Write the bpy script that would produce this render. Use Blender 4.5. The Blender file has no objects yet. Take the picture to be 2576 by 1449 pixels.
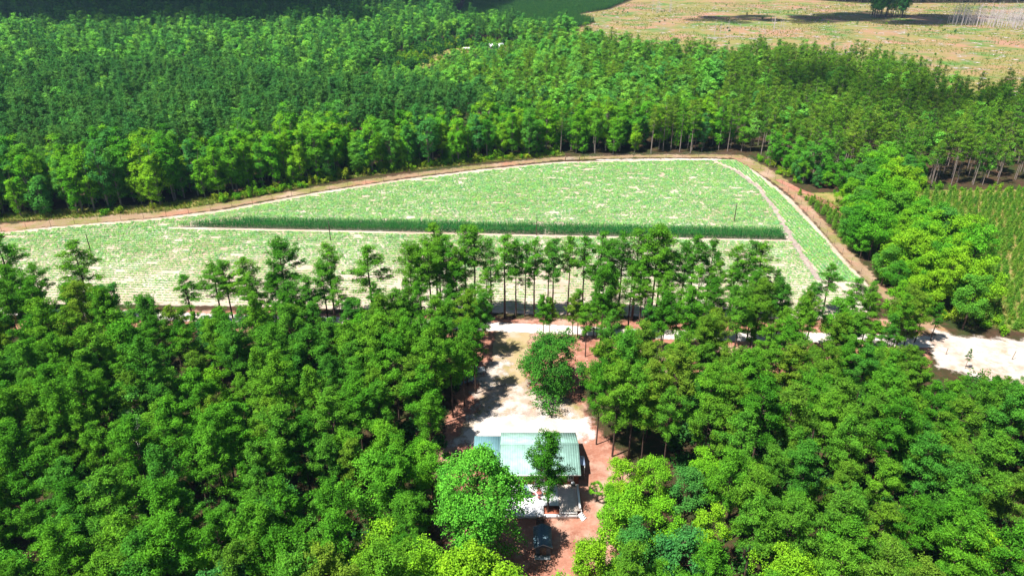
import bpy, math, random
import numpy as np
from mathutils import noise, Vector

# ---------------------------------------------------------------- camera, sky, sun
sc = bpy.context.scene
CAMH, PITCH = 92.0, math.radians(26.8)
SP, CP = math.sin(PITCH), math.cos(PITCH)
F = 1773.0                       # focal length for a 2576 px wide picture
cam = bpy.data.cameras.new('camera'); cam.sensor_width = 36.0; cam.lens = 36.0 * F / 2576.0
cam.clip_start = 1.0; cam.clip_end = 9000.0
camo = bpy.data.objects.new('camera', cam); sc.collection.objects.link(camo)
camo.location = (0, 0, CAMH); camo.rotation_euler = (math.pi / 2 - PITCH, 0, 0)
sc.camera = camo

SUN_EL = math.radians(62.0)
SX, SY = -0.86, -0.51            # horizontal direction towards the sun
w = bpy.data.worlds.new('World'); sc.world = w; w.use_nodes = True
wn = w.node_tree.nodes; wl = w.node_tree.links
sky = wn.new('ShaderNodeTexSky'); sky.sky_type = 'NISHITA'; sky.sun_disc = False
sky.sun_elevation = SUN_EL; sky.sun_rotation = math.atan2(SX, SY) % (2 * math.pi)
sky.altitude = 100.0; sky.dust_density = 0.6
wl.new(sky.outputs[0], wn['Background'].inputs[0]); wn['Background'].inputs[1].default_value = 0.05

sun = bpy.data.lights.new('sun', 'SUN'); sun.energy = 5.0; sun.angle = math.radians(0.5); sun.color = (1.0, 0.95, 0.87)
suno = bpy.data.objects.new('sun', sun); sc.collection.objects.link(suno)
d = Vector((SX * math.cos(SUN_EL), SY * math.cos(SUN_EL), math.sin(SUN_EL)))
suno.rotation_euler = d.to_track_quat('Z', 'Y').to_euler(); suno.location = (-60, 0, 300)

vs = sc.view_settings
vs.view_transform = 'Standard'; vs.look = 'None'; vs.gamma = 1.0; vs.use_curve_mapping = False
vs.exposure = 1.15
sc.cycles.max_bounces = 5; sc.cycles.diffuse_bounces = 2; sc.cycles.glossy_bounces = 2
sc.cycles.transmission_bounces = 3; sc.cycles.volume_bounces = 0; sc.cycles.transparent_max_bounces = 10

C = sc.collection
R = np.random.default_rng(7)
rnd = random.Random(11)

# ---------------------------------------------------------------- helpers
def fbm(x, y, s, seed=0): return noise.noise(Vector((x * s, y * s, seed))) + .5 * noise.noise(Vector((x * s * 2.1, y * s * 2.1, seed + 4)))

def g(x, y, z=0.0):
    """world point at height z that lies behind picture point (x, y) of a 2576 x 1449 picture"""
    u = (x - 1288.0) / F; v = (y - 724.5) / F
    t = (CAMH - z) / (SP + v * CP)
    return np.array([u * t, t * (CP - v * SP), z])

def proj(p):
    """picture coordinates and depth of world points (n,3)"""
    p = np.atleast_2d(p)
    zc = p[:, 1] * CP - (p[:, 2] - CAMH) * SP
    yc = -p[:, 1] * SP - (p[:, 2] - CAMH) * CP
    return 1288 + F * p[:, 0] / zc, 724.5 + F * yc / zc, zc

def gp(pts, z=0.0):
    return np.array([g(a, b, z)[:2] for a, b in pts])

def inside(poly, p):
    x, y = p[:, 0], p[:, 1]; n = len(poly); r = np.zeros(len(p), bool); j = n - 1
    for i in range(n):
        xi, yi = poly[i]; xj, yj = poly[j]
        c = ((yi > y) != (yj > y)) & (x < (xj - xi) * (y - yi) / (yj - yi + 1e-12) + xi)
        r ^= c; j = i
    return r

def jitter_grid(poly, step, seed, j=0.42):
    rg = np.random.default_rng(seed)
    x0, y0 = poly.min(0); x1, y1 = poly.max(0)
    nx = int((x1 - x0) / step) + 2; ny = int((y1 - y0) / (step * .87)) + 2
    gx, gy = np.meshgrid(np.arange(nx), np.arange(ny))
    px = x0 + (gx + .5 * (gy % 2)) * step; py = y0 + gy * step * .87
    p = np.stack([px.ravel(), py.ravel()], 1) + rg.uniform(-j, j, (nx * ny, 2)) * step
    return p[inside(poly, p)]

class Geo:
    def __init__(s): s.v = []; s.f = []; s.n = 0
    def add(s, verts, faces):
        verts = np.asarray(verts, float).reshape(-1, 3)
        s.v.append(verts); s.f.append((np.asarray(faces), s.n)); s.n += len(verts)
    def arrays(s):
        V = np.concatenate(s.v) if s.v else np.zeros((0, 3)); L = []
        for f, o in s.f: L += [tuple(int(i) + o for i in q) for q in f]
        return V, L
    def mesh(s, name, mat, smooth=False):
        m = bpy.data.meshes.new(name)
        V = np.concatenate(s.v)
        loops = []; starts = []; tot = 0
        for f, o in s.f:
            f = np.asarray(f)
            if f.ndim == 2:
                loops.append((f + o).ravel()); k = f.shape[1]
                starts.append(tot + np.arange(len(f)) * k); tot += len(f) * k
            else:
                for q in f:
                    loops.append(np.asarray(q) + o); starts.append(np.array([tot])); tot += len(q)
        loops = np.concatenate(loops).astype(np.int32); starts = np.concatenate(starts).astype(np.int32)
        m.vertices.add(len(V)); m.vertices.foreach_set('co', V.astype(np.float32).ravel())
        m.loops.add(len(loops)); m.loops.foreach_set('vertex_index', loops)
        m.polygons.add(len(starts)); m.polygons.foreach_set('loop_start', starts)
        m.update(calc_edges=True); m.validate()
        if mat: m.materials.append(mat)
        if smooth: m.polygons.foreach_set('use_smooth', np.ones(len(m.polygons), bool))
        return m
    def box(s, x0, x1, y0, y1, z0, z1):
        v = [(x0, y0, z0), (x1, y0, z0), (x1, y1, z0), (x0, y1, z0), (x0, y0, z1), (x1, y0, z1), (x1, y1, z1), (x0, y1, z1)]
        s.add(v, [(0, 3, 2, 1), (4, 5, 6, 7), (0, 1, 5, 4), (1, 2, 6, 5), (2, 3, 7, 6), (3, 0, 4, 7)]); return s
    def tube(s, pts, rad, k=6, cap=True):
        pts = np.asarray(pts, float); n = len(pts); rad = np.broadcast_to(rad, (n,))
        T = np.gradient(pts, axis=0) if n > 2 else np.repeat((pts[1] - pts[0])[None], 2, 0)
        T /= np.linalg.norm(T, axis=1, keepdims=True) + 1e-9
        ref = np.where(np.abs(T[:, 2:3]) > .9, np.array([[1., 0, 0]]), np.array([[0, 0, 1.]]))
        A = np.cross(T, ref); A /= np.linalg.norm(A, axis=1, keepdims=True) + 1e-9
        B = np.cross(T, A); a = np.arange(k) / k * 2 * np.pi
        V = pts[:, None] + rad[:, None, None] * (A[:, None] * np.cos(a)[None, :, None] + B[:, None] * np.sin(a)[None, :, None])
        i = np.arange(n - 1)[:, None] * k; j = np.arange(k)[None]; jn = (np.arange(k)[None] + 1) % k
        f = np.stack([i + j, i + jn, i + k + jn, i + k + j], -1).reshape(-1, 4)
        s.add(V, f)
        return s
    def prism(s, outline, y0, y1):
        """outline in x,z extruded along y"""
        n = len(outline)
        v = [(a, y0, b) for a, b in outline] + [(a, y1, b) for a, b in outline]
        f = [tuple(range(n)), tuple(range(2 * n - 1, n - 1, -1))] + [(i, i + n, (i + 1) % n + n, (i + 1) % n) for i in range(n)]
        s.f.append(([], s.n)); s.f.pop()
        o = s.n; s.v.append(np.array(v, float)); s.n += 2 * n
        for q in f: s.f.append((np.array([q]), o))
        return s

def unit(v): return v / (np.linalg.norm(v, axis=-1, keepdims=True) + 1e-9)

def leaves(geo, c, axis, nrm, L, W):
    """diamond leaves: centre, long axis, normal, half length, half width"""
    axis = unit(axis); b = unit(np.cross(axis, nrm)); nn = np.cross(b, axis)
    L = np.asarray(L)[:, None]; W = np.asarray(W)[:, None]
    v = np.stack([c - axis * L, c + b * W + nn * W * .25, c + axis * L, c - b * W + nn * W * .25], 1).reshape(-1, 3)
    geo.add(v, np.arange(len(v)).reshape(-1, 4))

def new(name, mesh, parent=None, loc=None):
    o = bpy.data.objects.new(name, mesh); C.objects.link(o)
    if parent is not None: o.parent = parent
    if loc is not None: o.location = loc
    return o
def tag(o, label=None, cat=None, group=None, kind=None):
    if label: o['label'] = label
    if cat: o['category'] = cat
    if group: o['group'] = group
    if kind: o['kind'] = kind
    return o
def thing(name, label, cat, loc=(0, 0, 0), rz=0.0, group=None):
    o = bpy.data.objects.new(name, None); C.objects.link(o); o.empty_display_size = .5
    o.location = loc; o.rotation_euler = (0, 0, rz)
    return tag(o, label, cat, group)

# ---------------------------------------------------------------- materials
def mat(name):
    m = bpy.data.materials.new(name); m.use_nodes = True
    nt = m.node_tree; b = nt.nodes['Principled BSDF']
    return m, nt, b
def N(nt, t, **k):
    n = nt.nodes.new(t)
    for a, b in k.items(): setattr(n, a, b)
    return n
def mixc(nt, fac, a, b, blend='MIX'):
    n = N(nt, 'ShaderNodeMix', data_type='RGBA', blend_type=blend)
    for s, v in ((n.inputs['Factor'], fac), (n.inputs[6], a), (n.inputs[7], b)):
        if hasattr(v, 'is_linked') or hasattr(v, 'links'): nt.links.new(v, s)
        elif isinstance(v, (tuple, list)): s.default_value = (*v, 1) if len(v) == 3 else v
        else: s.default_value = v
    return n.outputs[2]
def noi(nt, scale, detail=4, rough=.6, vec=None, w=None):
    n = N(nt, 'ShaderNodeTexNoise'); n.inputs['Scale'].default_value = scale
    n.inputs['Detail'].default_value = detail; n.inputs['Roughness'].default_value = rough
    if vec is not None: nt.links.new(vec, n.inputs['Vector'])
    return n.outputs[0]
def ramp(nt, fac, a, b):
    n = N(nt, 'ShaderNodeMapRange'); nt.links.new(fac, n.inputs[0])
    n.inputs[1].default_value = a; n.inputs[2].default_value = b
    return n.outputs[0]
def pos(nt): return N(nt, 'ShaderNodeNewGeometry').outputs['Position']
def ground(name, base, spots, bump=.15, bscale=2.0):
    """spots: (colour, noise scale, low, high)"""
    m, nt, b = mat(name); P = pos(nt); col = base
    first = True
    for (c, s, lo, hi) in spots:
        mp = N(nt, 'ShaderNodeMapping'); nt.links.new(P, mp.inputs[0]); mp.inputs[1].default_value = (s * 311, s * 97, 3)
        f = ramp(nt, noi(nt, s, 5, .65, mp.outputs[0]), lo, hi)
        col = mixc(nt, f, col, c)
    fine = ramp(nt, noi(nt, 3.0, 4, .7, P), .2, .8)
    col = mixc(nt, .35, col, mixc(nt, fine, (.35, .35, .35), (1, 1, 1)), 'MULTIPLY')
    nt.links.new(col, b.inputs['Base Color']); b.inputs['Roughness'].default_value = .95
    b.inputs['Specular IOR Level'].default_value = .1
    bp = N(nt, 'ShaderNodeBump'); bp.inputs['Strength'].default_value = bump; bp.inputs['Distance'].default_value = .3
    nt.links.new(noi(nt, bscale, 4, .6, P), bp.inputs['Height']); nt.links.new(bp.outputs[0], b.inputs['Normal'])
    return m
def plain(name, c, rough=.6, spec=.3, var=.12, scale=3.0, metal=0.0):
    m, nt, b = mat(name)
    tc = N(nt, 'ShaderNodeTexCoord').outputs['Object']
    f = ramp(nt, noi(nt, scale, 5, .6, tc), .25, .75)
    lo = tuple(x * (1 - var) for x in c); hi = tuple(min(1, x * (1 + var)) for x in c)
    nt.links.new(mixc(nt, f, lo, hi), b.inputs['Base Color'])
    b.inputs['Roughness'].default_value = rough; b.inputs['Specular IOR Level'].default_value = spec; b.inputs['Metallic'].default_value = metal
    return m
def foliage(name, cols, trans=.22, leafvar=.5):
    """cols: list of crown colours picked per tree"""
    m, nt, b = mat(name)
    nt.nodes.remove(b); out = nt.nodes['Material Output']
    oi = N(nt, 'ShaderNodeObjectInfo').outputs['Random']
    cr = N(nt, 'ShaderNodeValToRGB'); nt.links.new(oi, cr.inputs[0]); e = cr.color_ramp.elements
    while len(e) < len(cols): e.new(.5)
    for i, c in enumerate(cols): e[i].position = i / max(1, len(cols) - 1); e[i].color = (*c, 1)
    ri = N(nt, 'ShaderNodeNewGeometry').outputs['Random Per Island']
    lv = mixc(nt, ri, (1 - leafvar,) * 3, (1 + leafvar * .55, 1 + leafvar * .45, 1 + leafvar * .2))
    nz = ramp(nt, noi(nt, .33, 3, .6, pos(nt)), .3, .7)
    base = mixc(nt, 1.0, cr.outputs[0], mixc(nt, nz, (.72, .80, .95), (1.28, 1.12, 1.0)), 'MULTIPLY')
    col = mixc(nt, 1.0, base, lv, 'MULTIPLY')
    df = N(nt, 'ShaderNodeBsdfDiffuse'); tr = N(nt, 'ShaderNodeBsdfTranslucent'); mx = N(nt, 'ShaderNodeMixShader')
    nt.links.new(col, df.inputs[0]); nt.links.new(mixc(nt, 1.0, col, (1.25, 1.15, .5), 'MULTIPLY'), tr.inputs[0])
    mx.inputs[0].default_value = trans
    nt.links.new(df.outputs[0], mx.inputs[1]); nt.links.new(tr.outputs[0], mx.inputs[2]); nt.links.new(mx.outputs[0], out.inputs[0])
    return m

M = {}
M['forest_floor'] = ground('forest_floor', (.055, .035, .02), [((.03, .045, .012), .08, .4, .6), ((.09, .045, .028), .5, .5, .7)])
M['clearcut'] = ground('clearcut', (.225, .205, .065), [((.34, .185, .125), .014, .44, .62), ((.09, .19, .04), .022, .50, .64), ((.25, .20, .14), .05, .55, .72), ((.07, .13, .03), .07, .56, .70), ((.26, .24, .21), .13, .62, .74)], .3, .4)
M['soil'] = ground('soil', (.46, .38, .31), [((.36, .27, .19), .03, .45, .7), ((.52, .46, .40), .09, .5, .7)], .2, 3)
M['sand'] = ground('sand', (.56, .50, .46), [((.46, .36, .29), .12, .5, .72), ((.62, .57, .54), .4, .45, .7)], .12, 3)
M['track'] = ground('track', (.27, .185, .115), [((.38, .27, .20), .05, .50, .65), ((.19, .18, .055), .12, .46, .62), ((.34, .17, .11), .03, .52, .62)], .2, 3)
M['greytrack'] = ground('greytrack', (.33, .27, .24), [((.42, .35, .30), .1, .45, .7)], .2, 3)
M['straw'] = ground('straw', (.35, .16, .11), [((.25, .105, .07), .25, .45, .65), ((.42, .24, .18), .8, .50, .70), ((.45, .33, .26), .07, .52, .68)], .25, 4)
M['drygrass'] = ground('drygrass', (.37, .28, .16), [((.46, .33, .26), .10, .45, .6), ((.24, .21, .08), .22, .48, .66), ((.50, .38, .33), .06, .52, .64)], .2, 4)
M['verge'] = ground('verge', (.17, .21, .045), [((.30, .23, .09), .1, .42, .6), ((.07, .13, .02), .3, .5, .7)], .3, 3)

M['pine'] = foliage('pine', [(0.051, 0.210, 0.016), (0.087, 0.312, 0.021), (0.128, 0.348, 0.025), (0.063, 0.258, 0.030), (0.102, 0.324, 0.021)], .25)
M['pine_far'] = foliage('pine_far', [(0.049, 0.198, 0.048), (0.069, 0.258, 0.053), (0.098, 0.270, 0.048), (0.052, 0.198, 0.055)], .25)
M['pine_gold'] = foliage('pine_gold', [(0.094, 0.246, 0.023), (0.132, 0.306, 0.023), (0.165, 0.306, 0.030), (0.083, 0.258, 0.025), (0.121, 0.312, 0.023)], .25)
M['broad'] = foliage('broad', [(0.064, 0.276, 0.022), (0.109, 0.396, 0.020), (0.058, 0.252, 0.060), (0.154, 0.432, 0.020), (0.077, 0.312, 0.030)], .25)
M['bright'] = foliage('bright', [(0.154, 0.456, 0.022), (0.218, 0.468, 0.022), (0.115, 0.432, 0.028)], .25)
M['mint'] = foliage('mint', [(.105, .41, .040), (.11, .42, .040)], .25, .6)
M['darkbroad'] = foliage('darkbroad', [(0.051, 0.216, 0.026), (0.061, 0.240, 0.026)], .2)
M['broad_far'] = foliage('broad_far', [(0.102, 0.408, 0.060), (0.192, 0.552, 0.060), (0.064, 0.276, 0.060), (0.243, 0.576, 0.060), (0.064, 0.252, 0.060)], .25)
M['young'] = foliage('young', [(.13, .36, .04), (.20, .42, .045), (.11, .32, .04)])
M['under'] = foliage('under', [(0.026, 0.120, 0.028), (0.051, 0.180, 0.026), (0.038, 0.156, 0.050)])
M['shrub'] = foliage('shrub', [(0.090, 0.312, 0.016), (0.154, 0.372, 0.016), (0.230, 0.336, 0.026)])
M['crop'] = foliage('crop', [(.23, .57, .20), (.31, .60, .18), (.20, .55, .25)], .3, .35)
M['corn'] = foliage('corn', [(.018, .15, .04), (.03, .18, .042), (.055, .21, .042)])
M['grass'] = foliage('grass', [(.14, .28, .03), (.26, .28, .055), (.08, .24, .02), (.36, .31, .12)])
M['bark'] = plain('bark', (.075, .05, .04), .9, .1, .4, 1.5)
M['bark_pale'] = plain('bark_pale', (.22, .18, .16), .9, .1, .35, 1.5)
M['dead'] = plain('dead', (.48, .43, .43), .8, .1, .25, 1.5)

# ---------------------------------------------------------------- the ground
def soft(m):
    """copy of a ground material that frays out along the sheet's border"""
    key = m.name + '_soft'
    if key in bpy.data.materials: return bpy.data.materials[key]
    q = m.copy(); q.name = key; nt = q.node_tree
    at = N(nt, 'ShaderNodeAttribute'); at.attribute_name = 'edge'
    P = pos(nt); n1 = noi(nt, .35, 6, .7, P)
    ad = N(nt, 'ShaderNodeMath', operation='MULTIPLY_ADD'); nt.links.new(n1, ad.inputs[0]); ad.inputs[1].default_value = 5.0; nt.links.new(at.outputs['Fac'], ad.inputs[2])
    f = ramp(nt, ad.outputs[0], 2.05, 3.0)
    tr = N(nt, 'ShaderNodeBsdfTransparent'); mx = N(nt, 'ShaderNodeMixShader'); out = nt.nodes['Material Output']
    nt.links.new(f, mx.inputs[0]); nt.links.new(tr.outputs[0], mx.inputs[1]); nt.links.new(nt.nodes['Principled BSDF'].outputs[0], mx.inputs[2]); nt.links.new(mx.outputs[0], out.inputs[0])
    return q
def edge_dist(poly, P):
    d_ = np.full(len(P), 1e9)
    for i in range(len(poly)):
        a, b = poly[i], poly[(i + 1) % len(poly)]; ab = b - a; t = np.clip(((P - a) @ ab) / (ab @ ab + 1e-9), 0, 1)
        d_ = np.minimum(d_, np.linalg.norm(P - (a + t[:, None] * ab), axis=1))
    return np.where(inside(poly, P), d_, -d_)
def sheet(name, poly, z, m, edge=1.0, step=None, seed=0):
    """ground sheet on a grid, frayed along its outline"""
    poly = np.asarray(poly, float); x0, y0 = poly.min(0) - 2; x1, y1 = poly.max(0) + 2
    st = step or max(.8, math.sqrt((x1 - x0) * (y1 - y0)) / 160)
    nx, ny = int((x1 - x0) / st) + 2, int((y1 - y0) / st) + 2
    gx, gy = np.meshgrid(x0 + np.arange(nx) * st, y0 + np.arange(ny) * st); P = np.stack([gx.ravel(), gy.ravel()], 1)
    D = edge_dist(poly, P); k = D > -max(1.8, st * 1.5)
    i = (np.arange(ny - 1)[:, None] * nx + np.arange(nx - 1)[None]).ravel(); F_ = np.stack([i, i + 1, i + nx + 1, i + nx], 1); F_ = F_[k[F_].any(1)]
    us = np.unique(F_); mp = np.zeros(len(P), int); mp[us] = np.arange(len(us))
    G_ = Geo(); G_.add(np.concatenate([P[us], np.full((len(us), 1), z)], 1), mp[F_]); me = G_.mesh(name, soft(m))
    at = me.attributes.new('edge', 'FLOAT', 'POINT'); at.data.foreach_set('value', (D[us] / max(.35, edge)).astype(np.float32))
    return tag(new(name, me), kind='structure')

def band(line, width):
    """polygon of a strip along a world polyline"""
    line = np.array(line); T = np.gradient(line, axis=0); T /= np.linalg.norm(T, axis=1, keepdims=True)
    Nn = np.stack([-T[:, 1], T[:, 0]], 1); wd = np.broadcast_to(np.asarray(width, float), (len(line),))[:, None] / 2
    return np.concatenate([line + Nn * wd, (line - Nn * wd)[::-1]])

tg = Geo(); tg.add([(-3500, -300, 0), (3500, -300, 0), (3500, 6000, 0), (-3500, 6000, 0)], [(0, 1, 2, 3)])
tag(new('terrain', tg.mesh('terrain', M['forest_floor'])), kind='structure')

FAR = [(-260, 612), (-100, 593), (0, 583), (170, 566), (400, 548), (560, 528), (800, 484), (1000, 453), (1200, 428), (1400, 408), (1600, 403), (1780, 401), (1850, 402)]
field_px = FAR + [(1900, 430), (1990, 500), (2060, 575), (2130, 655), (2190, 722), (2190, 800), (1900, 803), (1250, 787), (600, 771), (350, 767), (-400, 762)]
FIELD = gp(field_px)
sheet('field_soil', FIELD, .03, M['soil'], .8, seed=1)
TR = [(-260, 602), (-100, 584), (0, 575), (170, 558), (400, 540), (550, 520), (800, 476), (1000, 446), (1200, 421), (1400, 400), (1600, 394), (1780, 393), (1870, 396)]
sheet('dirt_track', band(gp(TR), [8.0] * 4 + [7, 6, 5.5, 5, 5] + [4.5, 4.5, 5, 6]), .06, M['track'], 1.6, seed=2)
TR2 = [(1850, 392), (1905, 420), (1960, 455), (2000, 490), (2060, 557), (2130, 638), (2215, 728), (2270, 775), (2370, 840)]
sheet('dirt_track', band(gp(TR2), [7, 8, 7, 4.5, 4, 4, 4, 4.5, 6]), .055, M['track'], 1.2, seed=3)
sheet('dirt_lane', band(gp([(1955, 452), (2000, 474), (2060, 500), (2130, 540)]), 3.2), .07, M['straw'], .4, seed=4)
GREY = gp([(1775, 404), (1850, 432), (1905, 472), (1950, 530), (1985, 590), (2025, 655), (2062, 705)])
sheet('tractor_track', band(GREY, [1.8, 2.0, 2.2, 2.0, 1.8, 1.8, 1.8]), .05, M['greytrack'], 1.2, seed=5)
sheet('tractor_track', band(gp([(1500, 403), (1700, 401), (1800, 402), (1850, 406)]), [1.6, 1.8, 2.4, 2]), .045, M['sand'], .8, seed=5)
sheet('tractor_track', band(gp([(2100, 655), (2140, 700), (2180, 740)]), 2.6), .05, M['greytrack'], .3, seed=5)
sheet('grass_verge', gp([(-300, 588), (0, 556), (200, 548), (420, 532), (560, 508), (800, 462), (900, 445), (1200, 410), (1420, 391), (1420, 382), (1000, 425), (700, 470), (400, 512), (0, 536), (-300, 560)]), .02, M['verge'], 1.2, seed=6)
sheet('grass_verge', gp([(2010, 487), (2140, 550), (2240, 690), (2400, 800), (2600, 842), (3000, 850), (3000, 480), (2330, 478)]), .02, M['verge'], 1.2, seed=7)
# straw-covered strip between the field and the woods, the sand road, the sandy lot, the clearing
sheet('pine_straw', gp([(-400, 775), (350, 779), (600, 783), (1250, 799), (1900, 815), (2230, 800), (2360, 850), (2330, 930), (1900, 960), (1460, 960), (1480, 1040), (1520, 1100), (1600, 1180), (1540, 1320), (1560, 1420), (1600, 1560), (1150, 1560), (1120, 1380), (1080, 1250), (1120, 1080), (1160, 960), (1200, 850), (900, 840), (350, 830), (-400, 830)]), .02, M['straw'], 1.5, seed=8)
ROAD = gp([(-300, 780), (300, 790), (480, 799), (900, 808), (1250, 823), (1400, 829), (1560, 838), (1850, 847), (2100, 850), (2360, 862), (2600, 890)])
sheet('sand_road', band(ROAD, [4, 4, 4.5, 4, 4.5, 4.5, 4.5, 4.5, 5, 6, 8]), .06, M['sand'], .5, seed=9)
M['lot'] = ground('lot', (.50, .43, .38), [((.40, .29, .23), .15, .48, .62), ((.58, .52, .48), .3, .5, .7), ((.33, .28, .16), .4, .6, .72)], .2, 3)
sheet('sandy_lot', gp([(2345, 828), (2420, 848), (2600, 856), (2900, 862), (2900, 990), (2576, 968), (2480, 955), (2360, 925), (2340, 880)]), .08, M['lot'], 1.6, seed=10)
sheet('driveway', gp([(1245, 818), (1335, 826), (1330, 880), (1315, 930), (1330, 975), (1400, 985), (1470, 1030), (1478, 1098), (1140, 1110), (1170, 1060), (1215, 1020), (1190, 990), (1215, 955), (1235, 905), (1240, 860)]), .05, M['drygrass'], .9, seed=12)
sheet('sand_yard', gp([(1195, 1050), (1300, 1040), (1480, 1050), (1490, 1102), (1140, 1118)]), .075, M['sand'], 2.2, seed=13)
sheet('sand_yard', gp([(1195, 1060), (1215, 1025), (1260, 985), (1330, 970), (1400, 1000), (1420, 1040), (1250, 1060)]), .07, M['lot'], 7.5, seed=14)
sheet('sand_yard', gp([(1195, 995), (1215, 940), (1255, 900), (1275, 905), (1250, 960)]), .07, M['lot'], 4, seed=15)
CLEAR = np.array([(8, 600), (61, 622), (119, 562), (171, 540), (205, 540), (218, 508), (256, 505), (260, 455), (250, 412), (285, 402), (420, 392), (900, 380), (1500, 900), (1500, 1090), (500, 1090), (420, 1180), (195, 1180), (130, 1000), (78, 930), (95, 850), (60, 770), (5, 745)])
sheet('clear_cut', CLEAR, .03, M['clearcut'], 4, seed=16)
sheet('meadow', np.array([(-80, 540), (-68, 540), (-54, 590), (-36, 630), (0, 648), (0, 664), (-42, 660), (-62, 636), (-74, 595)]), .04, M['verge'], 2.5, seed=17)

# ---------------------------------------------------------------- tree shapes
def rdir(rg, n, up=0.0):
    v = rg.normal(size=(n, 3)); v = unit(v); v[:, 2] += up
    return unit(v)

def wobble_trunk(rg, H, r0, lean=.03, n=7):
    z = np.linspace(0, H, n); off = np.cumsum(rg.normal(size=(n, 2)) * lean * H / n, axis=0); off -= off[0]
    return np.stack([off[:, 0], off[:, 1], z], 1), r0 * (1 - .88 * (z / H) ** 1.1)

def at_h(P, h):
    return np.array([np.interp(h, P[:, 2], P[:, 0]), np.interp(h, P[:, 2], P[:, 1]), h])

def pine(seed, H=21.0, RR=3.7, h0=.48, nl=34, tuft=84, size=1.0, cone=0.0, open_=0.0, dead=4, rn=.42):
    rg = np.random.default_rng(seed); T = Geo(); K = Geo()
    P, rad = wobble_trunk(rg, H, .0095 * H + .02, .018); T.tube(P, rad, 7)
    cl = []; cr = []; az0 = rg.uniform(0, 6.28)
    for i in range(nl):
        t = (i + rg.uniform(0, .9)) / nl
        h = H * (h0 + (1 - h0) * .97 * t)
        prof = (1 - t) if cone > .5 else min(1, .62 + t * 1.5) * (1 - t ** 2.4) ** .85
        if cone > .5: prof = prof ** .75 * min(1, .7 + 1.5 * t)
        az = i * 2.4 + rg.normal() * .5
        ln = RR * prof * rg.uniform(.45, 1.18) * (1 + .22 * math.cos(az - az0)) + .35
        el = math.radians(-4 + 48 * t + rg.normal() * 9)
        b = at_h(P, h); dv = np.array([math.cos(az) * math.cos(el), math.sin(az) * math.cos(el), math.sin(el)])
        mid = b + dv * ln * .55 + np.array([0, 0, -.04 * ln]); e = b + dv * ln + np.array([0, 0, .10 * ln])
        T.tube([b, mid, e], [.055 + .012 * ln, .04, .015], 4)
        n = max(1, int(ln / .72 / size ** .5 + .5))
        for q in np.linspace(.95, .38 + .2 * open_, n):
            c = b + (e - b) * q + np.array([0, 0, .15]) + rg.normal(size=3) * np.array([.34, .34, .2]) * (0.5 + .5 * q)
            cl.append(c); cr.append(rg.uniform(.45, .80) * size ** .25 * (1 - .2 * open_) * (.75 + .25 * min(1, ln / 2)))
    top = P[-1]
    for k in range(3): cl.append(top + rg.normal(size=3) * .25 + np.array([0, 0, -.5 * k])); cr.append(.55 + .1 * k)
    for i in range(dead):
        h = H * h0 * rg.uniform(.5, 1.0); az = rg.uniform(0, 6.28); b = at_h(P, h); ln = rg.uniform(.8, 2.2)
        T.tube([b, b + np.array([math.cos(az), math.sin(az), .15]) * ln], [.035, .01], 3)
    cl = np.array(cl); cr = np.array(cr); n = int(tuft)
    c = np.repeat(cl, n, 0); r = np.repeat(cr, n)
    dd = rdir(rg, len(c), .30)
    ctr = c + (dd * rg.uniform(.35, 1.0, (len(r), 1)) ** .6 + .22 * rg.normal(size=dd.shape)) * np.array([1.15, 1.15, .8]) * r[:, None]
    mid = at_h(P, H * (h0 + .45 * (1 - h0))); tr = unit(c - mid)
    shell = rg.uniform(size=(len(c), 1)) < .45
    nm = dd * .85 + tr * (.55 + (.42 - rn) * 2) + np.array([0, 0, .3]) + rn * rg.normal(size=dd.shape)
    ax = np.where(shell, np.cross(nm, rg.normal(size=dd.shape)), dd + .5 * rg.normal(size=dd.shape) + np.array([0, 0, .2]))
    wd = np.where(shell[:, 0], .07, .048)
    leaves(K, ctr, ax, nm, .225 * size * rg.uniform(.7, 1.2, len(r)), wd * size * rg.uniform(.8, 1.25, len(r)))
    return T, K

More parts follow.
